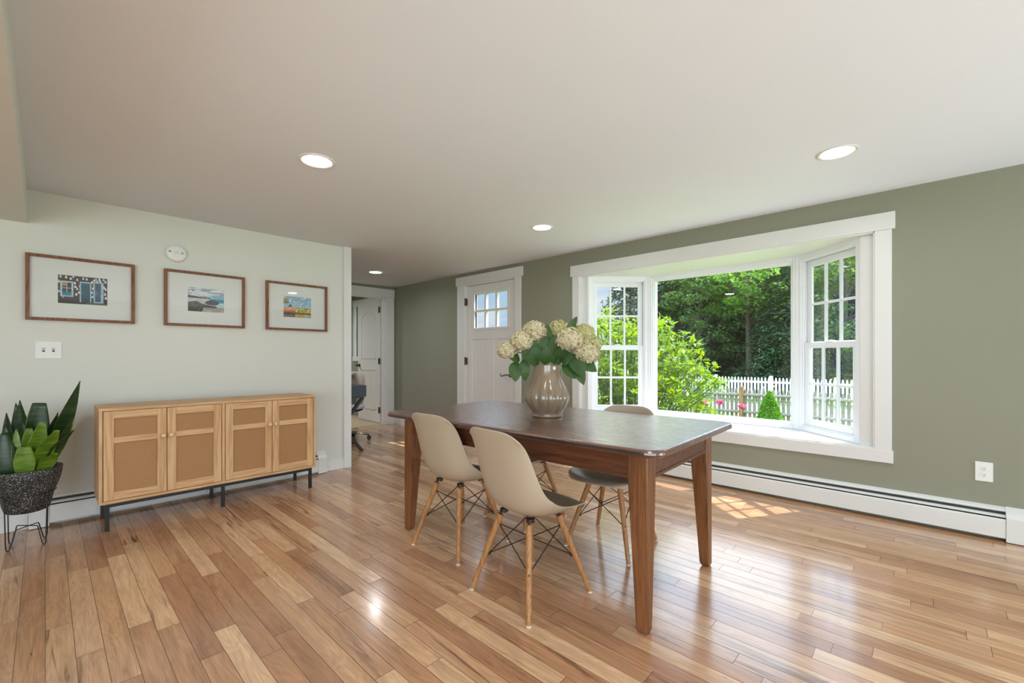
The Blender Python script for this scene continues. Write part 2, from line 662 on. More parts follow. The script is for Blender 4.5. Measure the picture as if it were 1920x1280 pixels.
def table_top_material():
    m, t, b, o = newmat('worn_dark_pine_top')
    Nn = t.nodes.new
    Lk = t.links.new
    tcx = Nn('ShaderNodeTexCoord')
    mpp = Nn('ShaderNodeMapping')
    mpp.inputs['Scale'].default_value = (18, 1.6, 18)
    Lk(tcx.outputs['Object'], mpp.inputs[0])
    n = Nn('ShaderNodeTexNoise')
    n.inputs['Scale'].default_value = 1.6
    n.inputs['Detail'].default_value = 7
    n.inputs['Roughness'].default_value = 0.62
    n.inputs['Distortion'].default_value = 0.5
    Lk(mpp.outputs[0], n.inputs['Vector'])
    ramp = Nn('ShaderNodeValToRGB')
    els = ramp.color_ramp.elements
    els[0].position = 0.28
    els[0].color = lin(58, 30, 20)
    els[1].position = 0.78
    els[1].color = lin(126, 70, 46)
    e = els.new(0.5)
    e.color = lin(92, 50, 34)
    Lk(n.outputs['Fac'], ramp.inputs[0])
    # board joints every 17 cm
    sp = Nn('ShaderNodeSeparateXYZ')
    Lk(tcx.outputs['Object'], sp.inputs[0])
    md = Nn('ShaderNodeMath')
    md.operation = 'PINGPONG'
    md.inputs[1].default_value = 0.0853
    Lk(sp.outputs[0], md.inputs[0])
    jr = Nn('ShaderNodeMapRange')
    jr.inputs['From Min'].default_value = 0.0005
    jr.inputs['From Max'].default_value = 0.0022
    Lk(md.outputs[0], jr.inputs['Value'])
    jm = Nn('ShaderNodeMix')
    jm.data_type = 'RGBA'
    Lk(jr.outputs[0], jm.inputs['Factor'])
    jm.inputs['A'].default_value = lin(24, 13, 9)
    Lk(ramp.outputs[0], jm.inputs['B'])
    Lk(jm.outputs['Result'], b.inputs['Base Color'])
    # short dashes of wear along the grain
    mp2 = Nn('ShaderNodeMapping')
    mp2.inputs['Scale'].default_value = (120, 11, 120)
    Lk(tcx.outputs['Object'], mp2.inputs[0])
    w = Nn('ShaderNodeTexNoise')
    w.inputs['Scale'].default_value = 1.2
    w.inputs['Detail'].default_value = 5
    w.inputs['Roughness'].default_value = 0.6
    Lk(mp2.outputs[0], w.inputs['Vector'])
    rr = Nn('ShaderNodeMapRange')
    rr.inputs['From Min'].default_value = 0.35
    rr.inputs['From Max'].default_value = 0.65
    rr.inputs['To Min'].default_value = 0.22
    rr.inputs['To Max'].default_value = 0.5
    Lk(w.outputs['Fac'], rr.inputs['Value'])
    Lk(rr.outputs[0], b.inputs['Roughness'])
    b.inputs['Specular IOR Level'].default_value = 0.75
    b.inputs['Coat Weight'].default_value = 1.0
    b.inputs['Coat Roughness'].default_value = 0.24
    b.inputs['Coat IOR'].default_value = 1.6
    h = Nn('ShaderNodeMath')
    h.operation = 'MULTIPLY_ADD'
    Lk(w.outputs['Fac'], h.inputs[0])
    h.inputs[1].default_value = 1.0
    Lk(jr.outputs[0], h.inputs[2])
    bp = Nn('ShaderNodeBump')
    bp.inputs['Strength'].default_value = 0.35
    bp.inputs['Distance'].default_value = 0.0004
    Lk(h.outputs[0], bp.inputs['Height'])
    Lk(bp.outputs[0], b.inputs['Normal'])
    Lk(bp.outputs[0], b.inputs['Coat Normal'])
    return m


def rattan_material():
    m, t, b, o = newmat('woven_rattan')
    Nn = t.nodes.new
    Lk = t.links.new
    tcx = Nn('ShaderNodeTexCoord')
    sp = Nn('ShaderNodeSeparateXYZ')
    Lk(tcx.outputs['Object'], sp.inputs[0])

    def mt(op, a, b_):
        n = Nn('ShaderNodeMath')
        n.operation = op
        for i, v in enumerate((a, b_)):
            if isinstance(v, (int, float)):
                n.inputs[i].default_value = v
            else:
                Lk(v, n.inputs[i])
        return n.outputs[0]
    sx = mt('SINE', mt('MULTIPLY', sp.outputs[0], 900.0), 0.0)
    sz = mt('SINE', mt('MULTIPLY', sp.outputs[2], 900.0), 0.0)
    wv = mt('MULTIPLY', sx, sz)
    nn = Nn('ShaderNodeTexNoise')
    nn.inputs['Scale'].default_value = 420
    nn.inputs['Detail'].default_value = 3
    Lk(tcx.outputs['Object'], nn.inputs['Vector'])
    v = mt('ADD', mt('MULTIPLY', wv, 0.5), nn.outputs['Fac'])
    ramp = Nn('ShaderNodeValToRGB')
    ramp.color_ramp.elements[0].position = 0.2
    ramp.color_ramp.elements[0].color = lin(150, 106, 64)
    ramp.color_ramp.elements[1].position = 0.85
    ramp.color_ramp.elements[1].color = lin(190, 144, 98)
    Lk(v, ramp.inputs[0])
    Lk(ramp.outputs[0], b.inputs['Base Color'])
    b.inputs['Roughness'].default_value = 0.6
    bp = Nn('ShaderNodeBump')
    bp.inputs['Strength'].default_value = 0.5
    bp.inputs['Distance'].default_value = 0.001
    Lk(v, bp.inputs['Height'])
    Lk(bp.outputs[0], b.inputs['Normal'])
    return m


def speckle_material():
    m, t, b, o = newmat('black_speckled_pot')
    tcx = t.nodes.new('ShaderNodeTexCoord')
    n = t.nodes.new('ShaderNodeTexNoise')
    n.inputs['Scale'].default_value = 190
    n.inputs['Detail'].default_value = 2
    t.links.new(tcx.outputs['Object'], n.inputs['Vector'])
    r = t.nodes.new('ShaderNodeValToRGB')
    r.color_ramp.elements[0].position = 0.55
    r.color_ramp.elements[0].color = (0.012, 0.012, 0.011, 1)
    r.color_ramp.elements[1].position = 0.74
    r.color_ramp.elements[1].color = (0.6, 0.58, 0.52, 1)
    t.links.new(n.outputs['Fac'], r.inputs[0])
    t.links.new(r.outputs[0], b.inputs['Base Color'])
    b.inputs['Roughness'].default_value = 0.55
    bp = t.nodes.new('ShaderNodeBump')
    bp.inputs['Strength'].default_value = 0.5
    bp.inputs['Distance'].default_value = 0.002
    t.links.new(n.outputs['Fac'], bp.inputs['Height'])
    t.links.new(bp.outputs[0], b.inputs['Normal'])
    return m


def attr_material(name, rough=0.5):
    m, t, b, o = newmat(name)
    a = t.nodes.new('ShaderNodeVertexColor')
    a.layer_name = 'Col'
    t.links.new(a.outputs['Color'], b.inputs['Base Color'])
    b.inputs['Roughness'].default_value = rough
    return m


def grass_material():
    m, t, b, o = newmat('lawn')
    tcx = t.nodes.new('ShaderNodeTexCoord')
    n = t.nodes.new('ShaderNodeTexNoise')
    n.inputs['Scale'].default_value = 3.0
    n.inputs['Detail'].default_value = 9
    n.inputs['Roughness'].default_value = 0.75
    t.links.new(tcx.outputs['Object'], n.inputs['Vector'])
    r = t.nodes.new('ShaderNodeValToRGB')
    r.color_ramp.elements[0].position = 0.32
    r.color_ramp.elements[0].color = lin(76, 104, 44)
    r.color_ramp.elements[1].position = 0.68
    r.color_ramp.elements[1].color = lin(170, 184, 104)
    t.links.new(n.outputs['Fac'], r.inputs[0])
    t.links.new(r.outputs[0], b.inputs['Base Color'])
    b.inputs['Roughness'].default_value = 0.9
    return m


M = {}
M['wall_green'] = pm('sage_green_paint', lin(144, 145, 127), 0.75, vary=0.02, scale=2, bump=0.12, bscale=500)
M['wall_pale'] = pm('pale_sage_paint', lin(219, 220, 213), 0.75, vary=0.012, scale=2, bump=0.12, bscale=500)
M['ceiling'] = pm('ceiling_paint', lin(233, 236, 243), 0.85, vary=0.012, scale=1.2, bump=0.15, bscale=240)
M['trim'] = pm('white_trim_paint', lin(226, 226, 224), 0.38, vary=0.01)
M['vinyl'] = pm('white_window_vinyl', lin(240, 242, 246), 0.35, vary=0.01)
M['doorwhite'] = pm('white_door_paint', lin(230, 227, 224), 0.4, vary=0.01)
M['heater'] = pm('heater_enamel', lin(226, 227, 224), 0.35, vary=0.015)
M['fin'] = pm('dark_fin_slot', lin(58, 58, 56), 0.6)
M['floor'] = floor_material()
M['tabletop'] = table_top_material()
M['tablewood'] = wood('worn_red_pine', lin(84, 48, 30), lin(112, 66, 40), axis=1, scale=1.6, rough=0.4, coat=0.2, ring=5, dark=lin(62, 36, 25))
M['tableleg'] = wood('worn_red_pine_leg', lin(106, 66, 38), lin(134, 86, 50), axis=2, scale=1.8, rough=0.4, coat=0.2, ring=5, dark=lin(72, 42, 28))
M['oakv'] = wood('oak_veneer_upright', lin(194, 150, 106), lin(218, 178, 132), axis=2, rough=0.5)
M['oakh'] = wood('oak_veneer_level', lin(194, 150, 106), lin(218, 178, 132), axis=0, rough=0.5)
M['knob'] = pm('pale_beech_knob', lin(228, 190, 148), 0.4, vary=0.04, scale=30)
M['rattan'] = rattan_material()
M['black'] = pm('black_steel', lin(24, 24, 25), 0.45, vary=0.05)
M['frame'] = wood('walnut_frame', lin(104, 60, 36), lin(142, 90, 56), axis=2, scale=2, rough=0.45)
M['mat'] = pm('mat_board', lin(228, 230, 227), 0.8, vary=0.01)
M['print'] = attr_material('art_print', 0.5)
M['picglass'] = glassmat('picture_glass', ior=1.45)
M['glass'] = glassmat('window_glass', (0.97, 0.985, 0.98, 1), ior=1.52)
M['plastic'] = pm('white_plastic', lin(236, 236, 233), 0.35, vary=0.01)
M['slot'] = pm('dark_slot', lin(40, 38, 36), 0.6)
M['lens'] = emit('lamp_diffuser', (1.0, 0.95, 0.88, 1), 9.0)
M['shell'] = pm('off_white_shell', lin(184, 168, 146), 0.42, vary=0.015, bump=0.06, bscale=300)
M['beech'] = wood('beech_leg', lin(150, 102, 60), lin(184, 134, 84), axis=2, scale=2, rough=0.45)
M['wire'] = pm('dark_brown_wire', lin(44, 27, 22), 0.4, vary=0.05)
M['glide'] = pm('clear_glide', lin(214, 206, 190), 0.3)
M['ceramic'] = pm('taupe_glaze', lin(134, 116, 94), 0.14, vary=0.16, scale=22, coat=0.6, bump=0.12, bscale=60, stretch=(1, 1, 0.25))
M['petal'] = leafmat('cream_petal', lin(204, 190, 146), lin(240, 230, 204), 0.3, lin(236, 226, 190), 0.6)
M['petalg'] = leafmat('greenish_cream_petal', lin(190, 184, 124), lin(230, 224, 176), 0.3, lin(224, 224, 168), 0.6)
M['hleaf'] = leafmat('hydrangea_leaf', lin(34, 62, 30), lin(78, 108, 56), 0.2, lin(110, 150, 60), 0.4)
M['stem'] = pm('green_stem', lin(70, 96, 52), 0.5)
M['pot'] = speckle_material()
M['soil'] = pm('potting_soil', lin(40, 30, 24), 0.9, vary=0.4, scale=60)


def snake_leaf(name, c_lo, c_hi):
    m, t, b, o = newmat(name)
    tcx = t.nodes.new('ShaderNodeTexCoord')
    mpp = t.nodes.new('ShaderNodeMapping')
    mpp.inputs['Scale'].default_value = (9, 9, 55)
    t.links.new(tcx.outputs['Object'], mpp.inputs[0])
    n = t.nodes.new('ShaderNodeTexNoise')
    n.inputs['Scale'].default_value = 1.4
    n.inputs['Detail'].default_value = 4
    t.links.new(mpp.outputs[0], n.inputs['Vector'])
    oi = t.nodes.new('ShaderNodeObjectInfo')
    a = t.nodes.new('ShaderNodeMath')
    a.operation = 'MULTIPLY_ADD'
    a.inputs[1].default_value = 0.55
    t.links.new(n.outputs['Fac'], a.inputs[0])
    r0 = t.nodes.new('ShaderNodeMath')
    r0.operation = 'MULTIPLY'
    r0.inputs[1].default_value = 0.0
    t.links.new(oi.outputs['Random'], r0.inputs[0])
    t.links.new(r0.outputs[0], a.inputs[2])
    r = t.nodes.new('ShaderNodeValToRGB')
    r.color_ramp.elements[0].position = 0.16
    r.color_ramp.elements[0].color = c_lo
    r.color_ramp.elements[1].position = 0.46
    r.color_ramp.elements[1].color = c_hi
    t.links.new(a.outputs[0], r.inputs[0])
    t.links.new(r.outputs[0], b.inputs['Base Color'])
    b.inputs['Roughness'].default_value = 0.35
    return m


M['snake'] = snake_leaf('snake_plant_leaf', lin(14, 34, 15), lin(52, 84, 36))
M['snake_lime'] = snake_leaf('lime_snake_leaf', lin(66, 98, 22), lin(126, 156, 46))
M['bronze'] = pm('aged_bronze', lin(92, 80, 70), 0.35, metal=0.7)
M['nickel'] = pm('dark_nickel', lin(120, 112, 106), 0.28, metal=0.9)
M['deskblue'] = pm('blue_grey_desk_paint', lin(66, 78, 88), 0.4, vary=0.04)
M['deskleg'] = pm('charcoal_steel', lin(48, 50, 54), 0.4)
M['boucle'] = pm('beige_boucle', lin(190, 180, 168), 0.95, vary=0.15, scale=90, bump=0.8, bscale=180)
M['seatgrey'] = pm('pale_grey_seat', lin(196, 200, 206), 0.8, vary=0.05)
M['chrome'] = pm('polished_chrome', lin(190, 190, 192), 0.15, metal=1.0)
M['rubber'] = pm('black_rubber', lin(26, 26, 27), 0.5)
M['carpet'] = pm('beige_carpet', lin(206, 186, 158), 0.95, vary=0.08, scale=120)
M['lawn'] = grass_material()
M['asphalt'] = pm('pale_asphalt', lin(168, 166, 162), 0.9, vary=0.1, scale=8)
M['siding'] = pm('exterior_siding', lin(226, 226, 222), 0.6)
M['fencewhite'] = pm('white_fence_paint', lin(240, 242, 242), 0.5, vary=0.03)
M['fencegrey'] = wood('weathered_grey_cedar', lin(104, 98, 88), lin(156, 149, 136), axis=2, rough=0.85, bump=0.4)
M['post'] = wood('brown_cedar_post', lin(120, 84, 54), lin(170, 128, 90), axis=2, rough=0.8)
M['bark'] = pm('grey_bark', lin(96, 82, 68), 0.9, vary=0.3, scale=12, bump=0.8, bscale=30, stretch=(1, 1, 0.2))
M['barkdark'] = pm('dark_bark', lin(66, 54, 44), 0.9, vary=0.3, scale=12, bump=0.8, bscale=30, stretch=(1, 1, 0.2))
M['hemlock'] = leafmat('hemlock_needles', lin(24, 42, 20), lin(58, 82, 42), 0.2, lin(76, 106, 38), 0.6)
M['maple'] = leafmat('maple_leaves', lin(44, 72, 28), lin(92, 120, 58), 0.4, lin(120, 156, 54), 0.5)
M['maplebright'] = leafmat('bright_maple_leaves', lin(62, 98, 30), lin(112, 148, 60), 0.45, lin(146, 190, 58), 0.5)  # brighter green leaves for two of the trees
M['pine'] = leafmat('pine_needles', lin(38, 66, 38), lin(78, 108, 70), 0.22, lin(90, 126, 66), 0.6)
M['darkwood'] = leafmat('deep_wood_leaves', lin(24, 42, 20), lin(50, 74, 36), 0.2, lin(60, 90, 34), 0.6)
M['shrub'] = leafmat('lime_shrub_leaves', lin(58, 92, 18), lin(126, 156, 38), 0.32, lin(176, 202, 24), 0.45)
M['arbor'] = leafmat('arborvitae_sprays', lin(56, 104, 20), lin(110, 160, 44), 0.4, lin(140, 200, 40), 0.6)
M['peonyleaf'] = leafmat('peony_leaves', lin(60, 106, 48), lin(120, 160, 90), 0.4, lin(150, 200, 90), 0.5)
M['peony'] = leafmat('pink_peony_petals', lin(196, 60, 110), lin(236, 130, 164), 0.3, lin(240, 120, 160), 0.5)


# ------------------------------------------------------------------ the room shell
XG = 4.09      # inner face of the window wall
YL = 4.34      # face of the left wall
YF = 6.60      # far partition


def ceil_z(x):
    if x < 1.2:
        return 2.248
    t = min(1.0, (x - 1.2) / 2.89)
    return 2.248 + 0.067 * t * t * (3 - 2 * t) ** 0.6


mb = MB()
mb.box(-3.6, 4.24, -3.7, YF + 0.06, -0.2, 0)
mb.build('floor', M['floor'])
tag(bpy.data.objects['floor'], kind='structure')
mb = MB()
mb.box(1.2, XG, YF + 0.06, 9.8, -0.2, 0.004)
tag(mb.build('floor_2', M['carpet']), kind='structure')

# gently sagging ceiling with a flat slab above
xs = [-3.6, -1, 0, 0.6, 1.2] + [1.2 + 2.89 * i / 14 for i in range(1, 15)] + [4.24]
verts, faces = [], []
ys = [-3.7, 9.8]
for yy in ys:
    for xx in xs:
        verts.append((xx, yy, ceil_z(xx)))
for yy in ys:
    for xx in xs:
        verts.append((xx, yy, 2.7))
n = len(xs)
for i in range(n - 1):
    faces.append((i, n + i, n + i + 1, i + 1))
    faces.append((2 * n + i, 2 * n + i + 1, 3 * n + i + 1, 3 * n + i))
    faces.append((i, i + 1, 2 * n + i + 1, 2 * n + i))
    faces.append((n + i, 3 * n + i, 3 * n + i + 1, n + i + 1))
faces.append((0, 2 * n, 3 * n, n))
faces.append((n - 1, 2 * n - 1, 4 * n - 1, 3 * n - 1))
ce = raw('ceiling', verts, faces, M['ceiling'], smooth=False)
for p in ce.data.polygons:
    if p.normal.z < -0.9:
        p.use_smooth = True
tag(ce, kind='structure')

# dropped beam at the upper left, slightly out of square with the room
mb = MB()
mb.prism([(-0.083, YL + 0.02), (-0.066, -3.6), (-0.56, -3.6), (-0.575, YL + 0.02)], 2.024, 2.6)
tag(mb.build('ceiling_beam', M['wall_pale']), kind='structure')


def wall_x(name, x0, x1, y0, y1, z0, z1, holes, mat):
    """wall lying along Y with rectangular openings (y0,y1,z0,z1)"""
    ysq = sorted({y0, y1} | {h[0] for h in holes} | {h[1] for h in holes})
    zsq = sorted({z0, z1} | {h[2] for h in holes} | {h[3] for h in holes})
    b = MB()
    for i in range(len(ysq) - 1):
        for j in range(len(zsq) - 1):
            cy, cz = (ysq[i] + ysq[i + 1]) / 2, (zsq[j] + zsq[j + 1]) / 2
            if any(h[0] < cy < h[1] and h[2] < cz < h[3] for h in holes):
                continue
            b.box(x0, x1, ysq[i], ysq[i + 1], zsq[j], zsq[j + 1])
    bmesh.ops.remove_doubles(b.bm, verts=b.bm.verts, dist=1e-5)
    seen = {}
    for f in list(b.bm.faces):
        k = tuple(round(c, 4) for c in f.calc_center_median())
        seen.setdefault(k, []).append(f)
    for fs in seen.values():
        if len(fs) > 1:
            bmesh.ops.delete(b.bm, geom=fs, context='FACES_ONLY')
    return tag(b.build(name, mat), kind='structure')


BAY = (0.266, 2.807, 0.455, 2.038)
FD = (3.79, 4.76, 0.0, 2.142)
OW = (7.02, 7.95, 1.14, 2.10)
wall_x('wall_right', XG, XG + 0.15, -3.7, 9.8, -0.2, 2.6, [BAY, FD, OW], M['wall_green'])
mb = MB()
mb.box(-3.6, 2.145, YL, YL + 0.12, 0, 2.6)
tag(mb.build('wall_left', M['wall_pale']), kind='structure')
# far partition with the office doorway X 3.10..3.906
mb = MB()
mb.box(-0.2, 3.06, YF, YF + 0.12, 0, 2.6)
mb.box(3.93, XG, YF, YF + 0.12, 0, 2.6)
mb.box(3.06, 3.93, YF, YF + 0.12, 2.135, 2.6)
tag(mb.build('wall_far', M['wall_green']), kind='structure')
mb = MB()
mb.box(-0.3, -0.18, YL + 0.12, YF, 0, 2.6)
tag(mb.build('wall_west', M['wall_pale']), kind='structure')
mb = MB()
mb.box(1.2, 1.32, YF + 0.12, 9.8, 0, 2.6)
tag(mb.build('wall_north', M['wall_green']), kind='structure')
mb = MB()
mb.box(1.2, XG, 9.68, 9.8, 0, 2.6)
tag(mb.build('wall_east', M['wall_green']), kind='structure')
wall_x('wall_back', -3.72, -3.6, -3.82, YL + 0.12, 0, 2.6, [(-3.35, 0.15, 0.1, 2.1)], M['wall_pale'])
mb = MB()
for (xa, xb, za_, zb_) in ((-3.6, -3.15, 0, 2.6), (-3.15, -0.65, 0, 0.15), (-3.15, -0.65, 2.05, 2.6), (-0.65, 1.7, 0, 2.6),
                           (1.7, 4.0, 0, 0.1), (1.7, 4.0, 1.1, 2.6), (4.0, XG, 0, 2.6)):
    mb.box(xa, xb, -3.82, -3.7, za_, zb_)
tag(mb.build('wall_south', M['wall_pale']), kind='structure')
# unseen windows added behind the camera to frame the fill lamps
for k_, (P_, Q_, za_, zb_) in enumerate((((-3.68, 0.15), (-3.68, -3.35), 0.1, 2.1), ((-3.15, -3.78), (-0.65, -3.78), 0.15, 2.05), ((1.7, -3.78), (4.0, -3.78), 0.1, 1.1))):
    u_ = Vector((Q_[0] - P_[0], Q_[1] - P_[1], 0))
    w_ = u_.length
    u_.normalize()
    m_ = Matrix(((u_.x, -u_.y, 0, P_[0]), (u_.y, u_.x, 0, P_[1]), (0, 0, 1, za_), (0, 0, 0, 1)))
    rw = empty('window_%d' % (5 + k_))
    tag(rw, kind='structure')
    b = MB()
    b.box(0, 0.06, 0, 0.06, 0, zb_ - za_)
    b.box(w_ - 0.06, w_, 0, 0.06, 0, zb_ - za_)
    b.box(w_ / 2 - 0.03, w_ / 2 + 0.03, 0, 0.06, 0.06, zb_ - za_ - 0.06)
    b.box(0.06, w_ - 0.06, 0, 0.06, 0, 0.06)
    b.box(0.06, w_ - 0.06, 0, 0.06, zb_ - za_ - 0.06, zb_ - za_)
    b.build('window_frame', M['vinyl'], rw, M=m_)
    b = MB()
    b.box(0.05, w_ - 0.05, 0.028, 0.031, 0.05, zb_ - za_ - 0.05)
    b.build('glass_pane', M['glass'], rw, M=m_)

# baseboards and corner casing
mb = MB()
mb.box(-3.6, -0.078, YL - 0.018, YL, 0, 0.105)
mb.box(1.897, 2.145, YL - 0.018, YL, 0, 0.098)
tag(mb.build('baseboard_left', M['trim'], bevel=0.003), kind='structure')
mb = MB()
mb.box(XG - 0.016, XG, 4.92, YF, 0, 0.1)
mb.box(XG - 0.016, XG, 3.45, 3.675, 0, 0.1)
tag(mb.build('baseboard_right', M['trim'], bevel=0.003), kind='structure')
mb = MB()
mb.box(2.087, 2.165, YL - 0.028, YL + 0.15, 0.0, 2.262)
tag(mb.build('trim_1', M['trim'], bevel=0.002), kind='structure')

# ------------------------------------------------------------------ bay window
# casing on the room side: head, two legs, apron (one continuous painted trim)
mb = MB()
mb.box(XG - 0.024, XG, 0.153, 2.924, 2.036, 2.158)
mb.box(XG - 0.019, XG, 0.171, 0.266, 0.40, 2.036)
mb.box(XG - 0.019, XG, 2.807, 2.9, 0.40, 2.036)
mb.extrude([(XG, 0.388), (XG - 0.02, 0.388), (XG - 0.02, 0.478), (XG, 0.478)], 1, 0.163, 2.91)
tag(mb.build('trim_2', M['trim'], bevel=0.003), kind='structure')
# jamb liner inside the casing
mb = MB()
mb.box(XG - 0.012, XG + 0.17, 0.258, 0.275, 0.478, 2.05)
mb.box(XG - 0.012, XG + 0.17, 2.798, 2.815, 0.478, 2.05)
mb.box(XG - 0.012, XG + 0.16, 0.266, 2.807, 2.026, 2.05)
mb.box(XG + 0.03, XG + 0.17, 0.27, 0.352, 0.486, 2.03)
mb.box(XG + 0.03, XG + 0.17, 2.721, 2.80, 0.486, 2.03)
tag(mb.build('trim_3', M['trim'], bevel=0.002), kind='structure')
BA, BB = (4.14, 0.35), (4.60, 0.83)
BC, BD = (4.60, 2.243), (4.14, 2.723)
plan = [(XG - 0.012, 0.268), (XG - 0.012, 2.805), (4.16, 2.805), (4.30, 2.80), (4.74, 2.32), (4.74, 0.753), (4.30, 0.273), (4.16, 0.268)]
mb = MB()
mb.prism(plan, 0.44, 0.488)
tag(mb.build('trim_8', M['trim'], bevel=0.003), kind='structure')
mb = MB()
mb.prism(plan[2:], 2.028, 2.12)
mb.prism([(XG + 0.02, 0.268), (XG + 0.02, 2.805), (4.2, 2.805), (4.2, 0.268)], 2.028, 2.12)
tag(mb.build('trim_9', M['trim']), kind='structure')
# exterior skirt under the bay and little roof above it
mb = MB()
mb.prism([(4.24, 0.2), (4.24, 2.87), (4.32, 2.85), (4.78, 2.34), (4.78, 0.733), (4.32, 0.22)], -0.3, 0.44)
tag(mb.build('trim_10', M['siding']), kind='structure')
mb = MB()
mb.prism([(4.24, 0.1), (4.24, 2.97), (4.34, 2.95), (4.84, 2.38), (4.84, 0.69), (4.34, 0.12)], 2.12, 2.2)
tag(mb.build('trim_11', M['siding']), kind='structure')


def frame_matrix(P, Q, z0):
    u = Vector((Q[0] - P[0], Q[1] - P[1], 0))
    w = u.length
    u.normalize()
    nrm = Vector((u.y, -u.x, 0))       # outward, away from the room
    m = Matrix(((u.x, nrm.x, 0, P[0]), (u.y, nrm.y, 0, P[1]), (0, 0, 1, z0), (0, 0, 0, 1)))
    return m, w


def ring(b, u0, u1, v0, v1, t, n0, n1, tb=None, tt=None):
    """rectangular frame: members t wide, depth n0..n1"""
    tb = t if tb is None else tb
    tt = t if tt is None else tt
    b.box(u0, u0 + t, n0, n1, v0, v1)
    b.box(u1 - t, u1, n0, n1, v0, v1)
    b.box(u0 + t, u1 - t, n0, n1, v0, v0 + tb)
    b.box(u0 + t, u1 - t, n0, n1, v1 - tt, v1)


def sash(root, name, m, u0, u1, v0, v1, t, n0, n1, tb, tt, mun=0.02):
    b = MB()
    ring(b, u0, u1, v0, v1, t, n0, n1, tb, tt)
    fr = b.build(name, M['vinyl'], root, bevel=0.004, M=m)
    nm = (n0 + n1) / 2
    gu0, gu1, gv0, gv1 = u0 + t, u1 - t, v0 + tb, v1 - tt
    # glazing bead
    b = MB()
    ring(b, gu0 - 0.001, gu1 + 0.001, gv0 - 0.001, gv1 + 0.001, 0.008, nm - 0.009, nm + 0.009)
    b.build('glazing_bead', M['vinyl'], fr, bevel=0.003, M=m)
    if mun:
        b = MB()
        for k in (1, 2):
            c = gu0 + (gu1 - gu0) * k / 3
            b.box(c - mun / 2, c + mun / 2, nm - 0.010, nm - 0.002, gv0, gv1)
            b.box(c - mun / 2, c + mun / 2, nm + 0.002, nm + 0.010, gv0, gv1)
        c = (gv0 + gv1) / 2
        b.box(gu0, gu1, nm - 0.0095, nm - 0.002, c - mun / 2, c + mun / 2)
        b.box(gu0, gu1, nm + 0.002, nm + 0.0095, c - mun / 2, c + mun / 2)
        b.build('muntin_grid', M['vinyl'], fr, bevel=0.003, M=m)
    b = MB()
    b.box(gu0 - 0.003, gu1 + 0.003, nm - 0.0015, nm + 0.0015, gv0 - 0.003, gv1 + 0.003)
    b.build('glass_pane', M['glass'], fr, M=m)
    return fr


Z0, Z1 = 0.488, 2.03


def double_hung(name, P, Q):
    m, w = frame_matrix(P, Q, Z0)
    h = Z1 - Z0
    root = empty(name)
    tag(root, kind='structure')
    b = MB()
    ring(b, 0, w, 0, h, 0.042, -0.005, 0.10, 0.04, 0.05)
    ring(b, 0.038, w - 0.038, 0.036, h - 0.046, 0.016, 0.010, 0.026)
    ring(b, 0.038, w - 0.038, 0.036, h - 0.046, 0.016, 0.075, 0.10)
    b.build('window_frame', M['vinyl'], root, bevel=0.004, M=m)
    mid = 0.772
    sash(root, 'upper_sash', m, 0.05, w - 0.05, mid - 0.04, h - 0.055, 0.045, 0.052, 0.074, 0.04, 0.05)
    lo = sash(root, 'lower_sash', m, 0.046, w - 0.046, 0.042, mid, 0.052, 0.027, 0.050, 0.062, 0.042)
    # cam lock on the meeting rail
    b = MB()
    b.lathe([(0.036, 0), (0.034, 0.006), (0.020, 0.014), (0.0, 0.016)], 20, (w / 2, 0.046, mid))
    b.build('sash_lock', M['vinyl'], lo, M=m)
    return root


double_hung('window_1', BC, BD)
double_hung('window_3', BA, BB)
# big fixed pane in the middle
mC, wC = frame_matrix(BB, BC, Z0)
rootC = empty('window_2')
tag(rootC, kind='structure')
b = MB()
ring(b, 0.0, wC, 0, Z1 - Z0, 0.036, -0.004, 0.12, 0.036, 0.036)
ring(b, 0.030, wC - 0.030, 0.03, Z1 - Z0 - 0.03, 0.020, 0.012, 0.12)
ring(b, 0.044, wC - 0.044, 0.044, Z1 - Z0 - 0.044, 0.016, 0.034, 0.075)
frC = b.build('window_frame', M['vinyl'], rootC, bevel=0.004, M=mC)
b = MB()
b.box(0.058, wC - 0.058, 0.055, 0.058, 0.058, Z1 - Z0 - 0.058)
b.build('glass_pane', M['glass'], frC, M=mC)
# corner mullions between the three units, fluted cover strips
mb = MB()
for (cx, cy, s) in ((BB[0], BB[1], -1), (BC[0], BC[1], 1)):
    mb.prism([(cx - 0.004, cy + 0.001 * s), (cx - 0.004 + 0.15, cy + 0.001 * s - 0.004 * s), (cx + 0.15, cy + 0.09 * s), (cx + 0.075, cy + 0.10 * s), (cx - 0.006, cy + 0.006 * s)][::1 if s > 0 else -1], Z0, Z1)
    mb.box(cx - 0.014, cx + 0.02, cy - 0.014, cy + 0.014, Z0, Z1)
tag(mb.build('trim_4', M['vinyl'], bevel=0.004), kind='structure')

# ------------------------------------------------------------------ front door
mb = MB()
mb.box(XG - 0.024, XG, 3.655, 4.945, 2.146, 2.268)
mb.box(XG - 0.019, XG, 3.685, 3.79, 0, 2.146)
mb.box(XG - 0.019, XG, 4.76, 4.92, 0, 2.146)
mb.box(XG - 0.004, XG + 0.15, 3.78, 3.812, 0, 2.15)
mb.box(XG - 0.004, XG + 0.15, 4.742, 4.775, 0, 2.15)
mb.box(XG - 0.004, XG + 0.15, 3.78, 4.77, 2.132, 2.16)
tag(mb.build('trim_5', M['trim'], bevel=0.003), kind='structure')
door = empty('door_1')
tag(door, kind='structure')
DX = XG + 0.02
mb = MB()
y0, y1, zt = 3.815, 4.739, 2.129
ly0, ly1, lz0, lz1 = 3.945, 4.585, 1.535, 2.0
for (a, bb_, c, d) in ((y0, ly0, 0.01, zt), (ly1, y1, 0.01, zt), (ly0, ly1, 0.01, lz0), (ly0, ly1, lz1, zt)):
    mb.box(DX + 0.012, DX + 0.045, a, bb_, c, d)
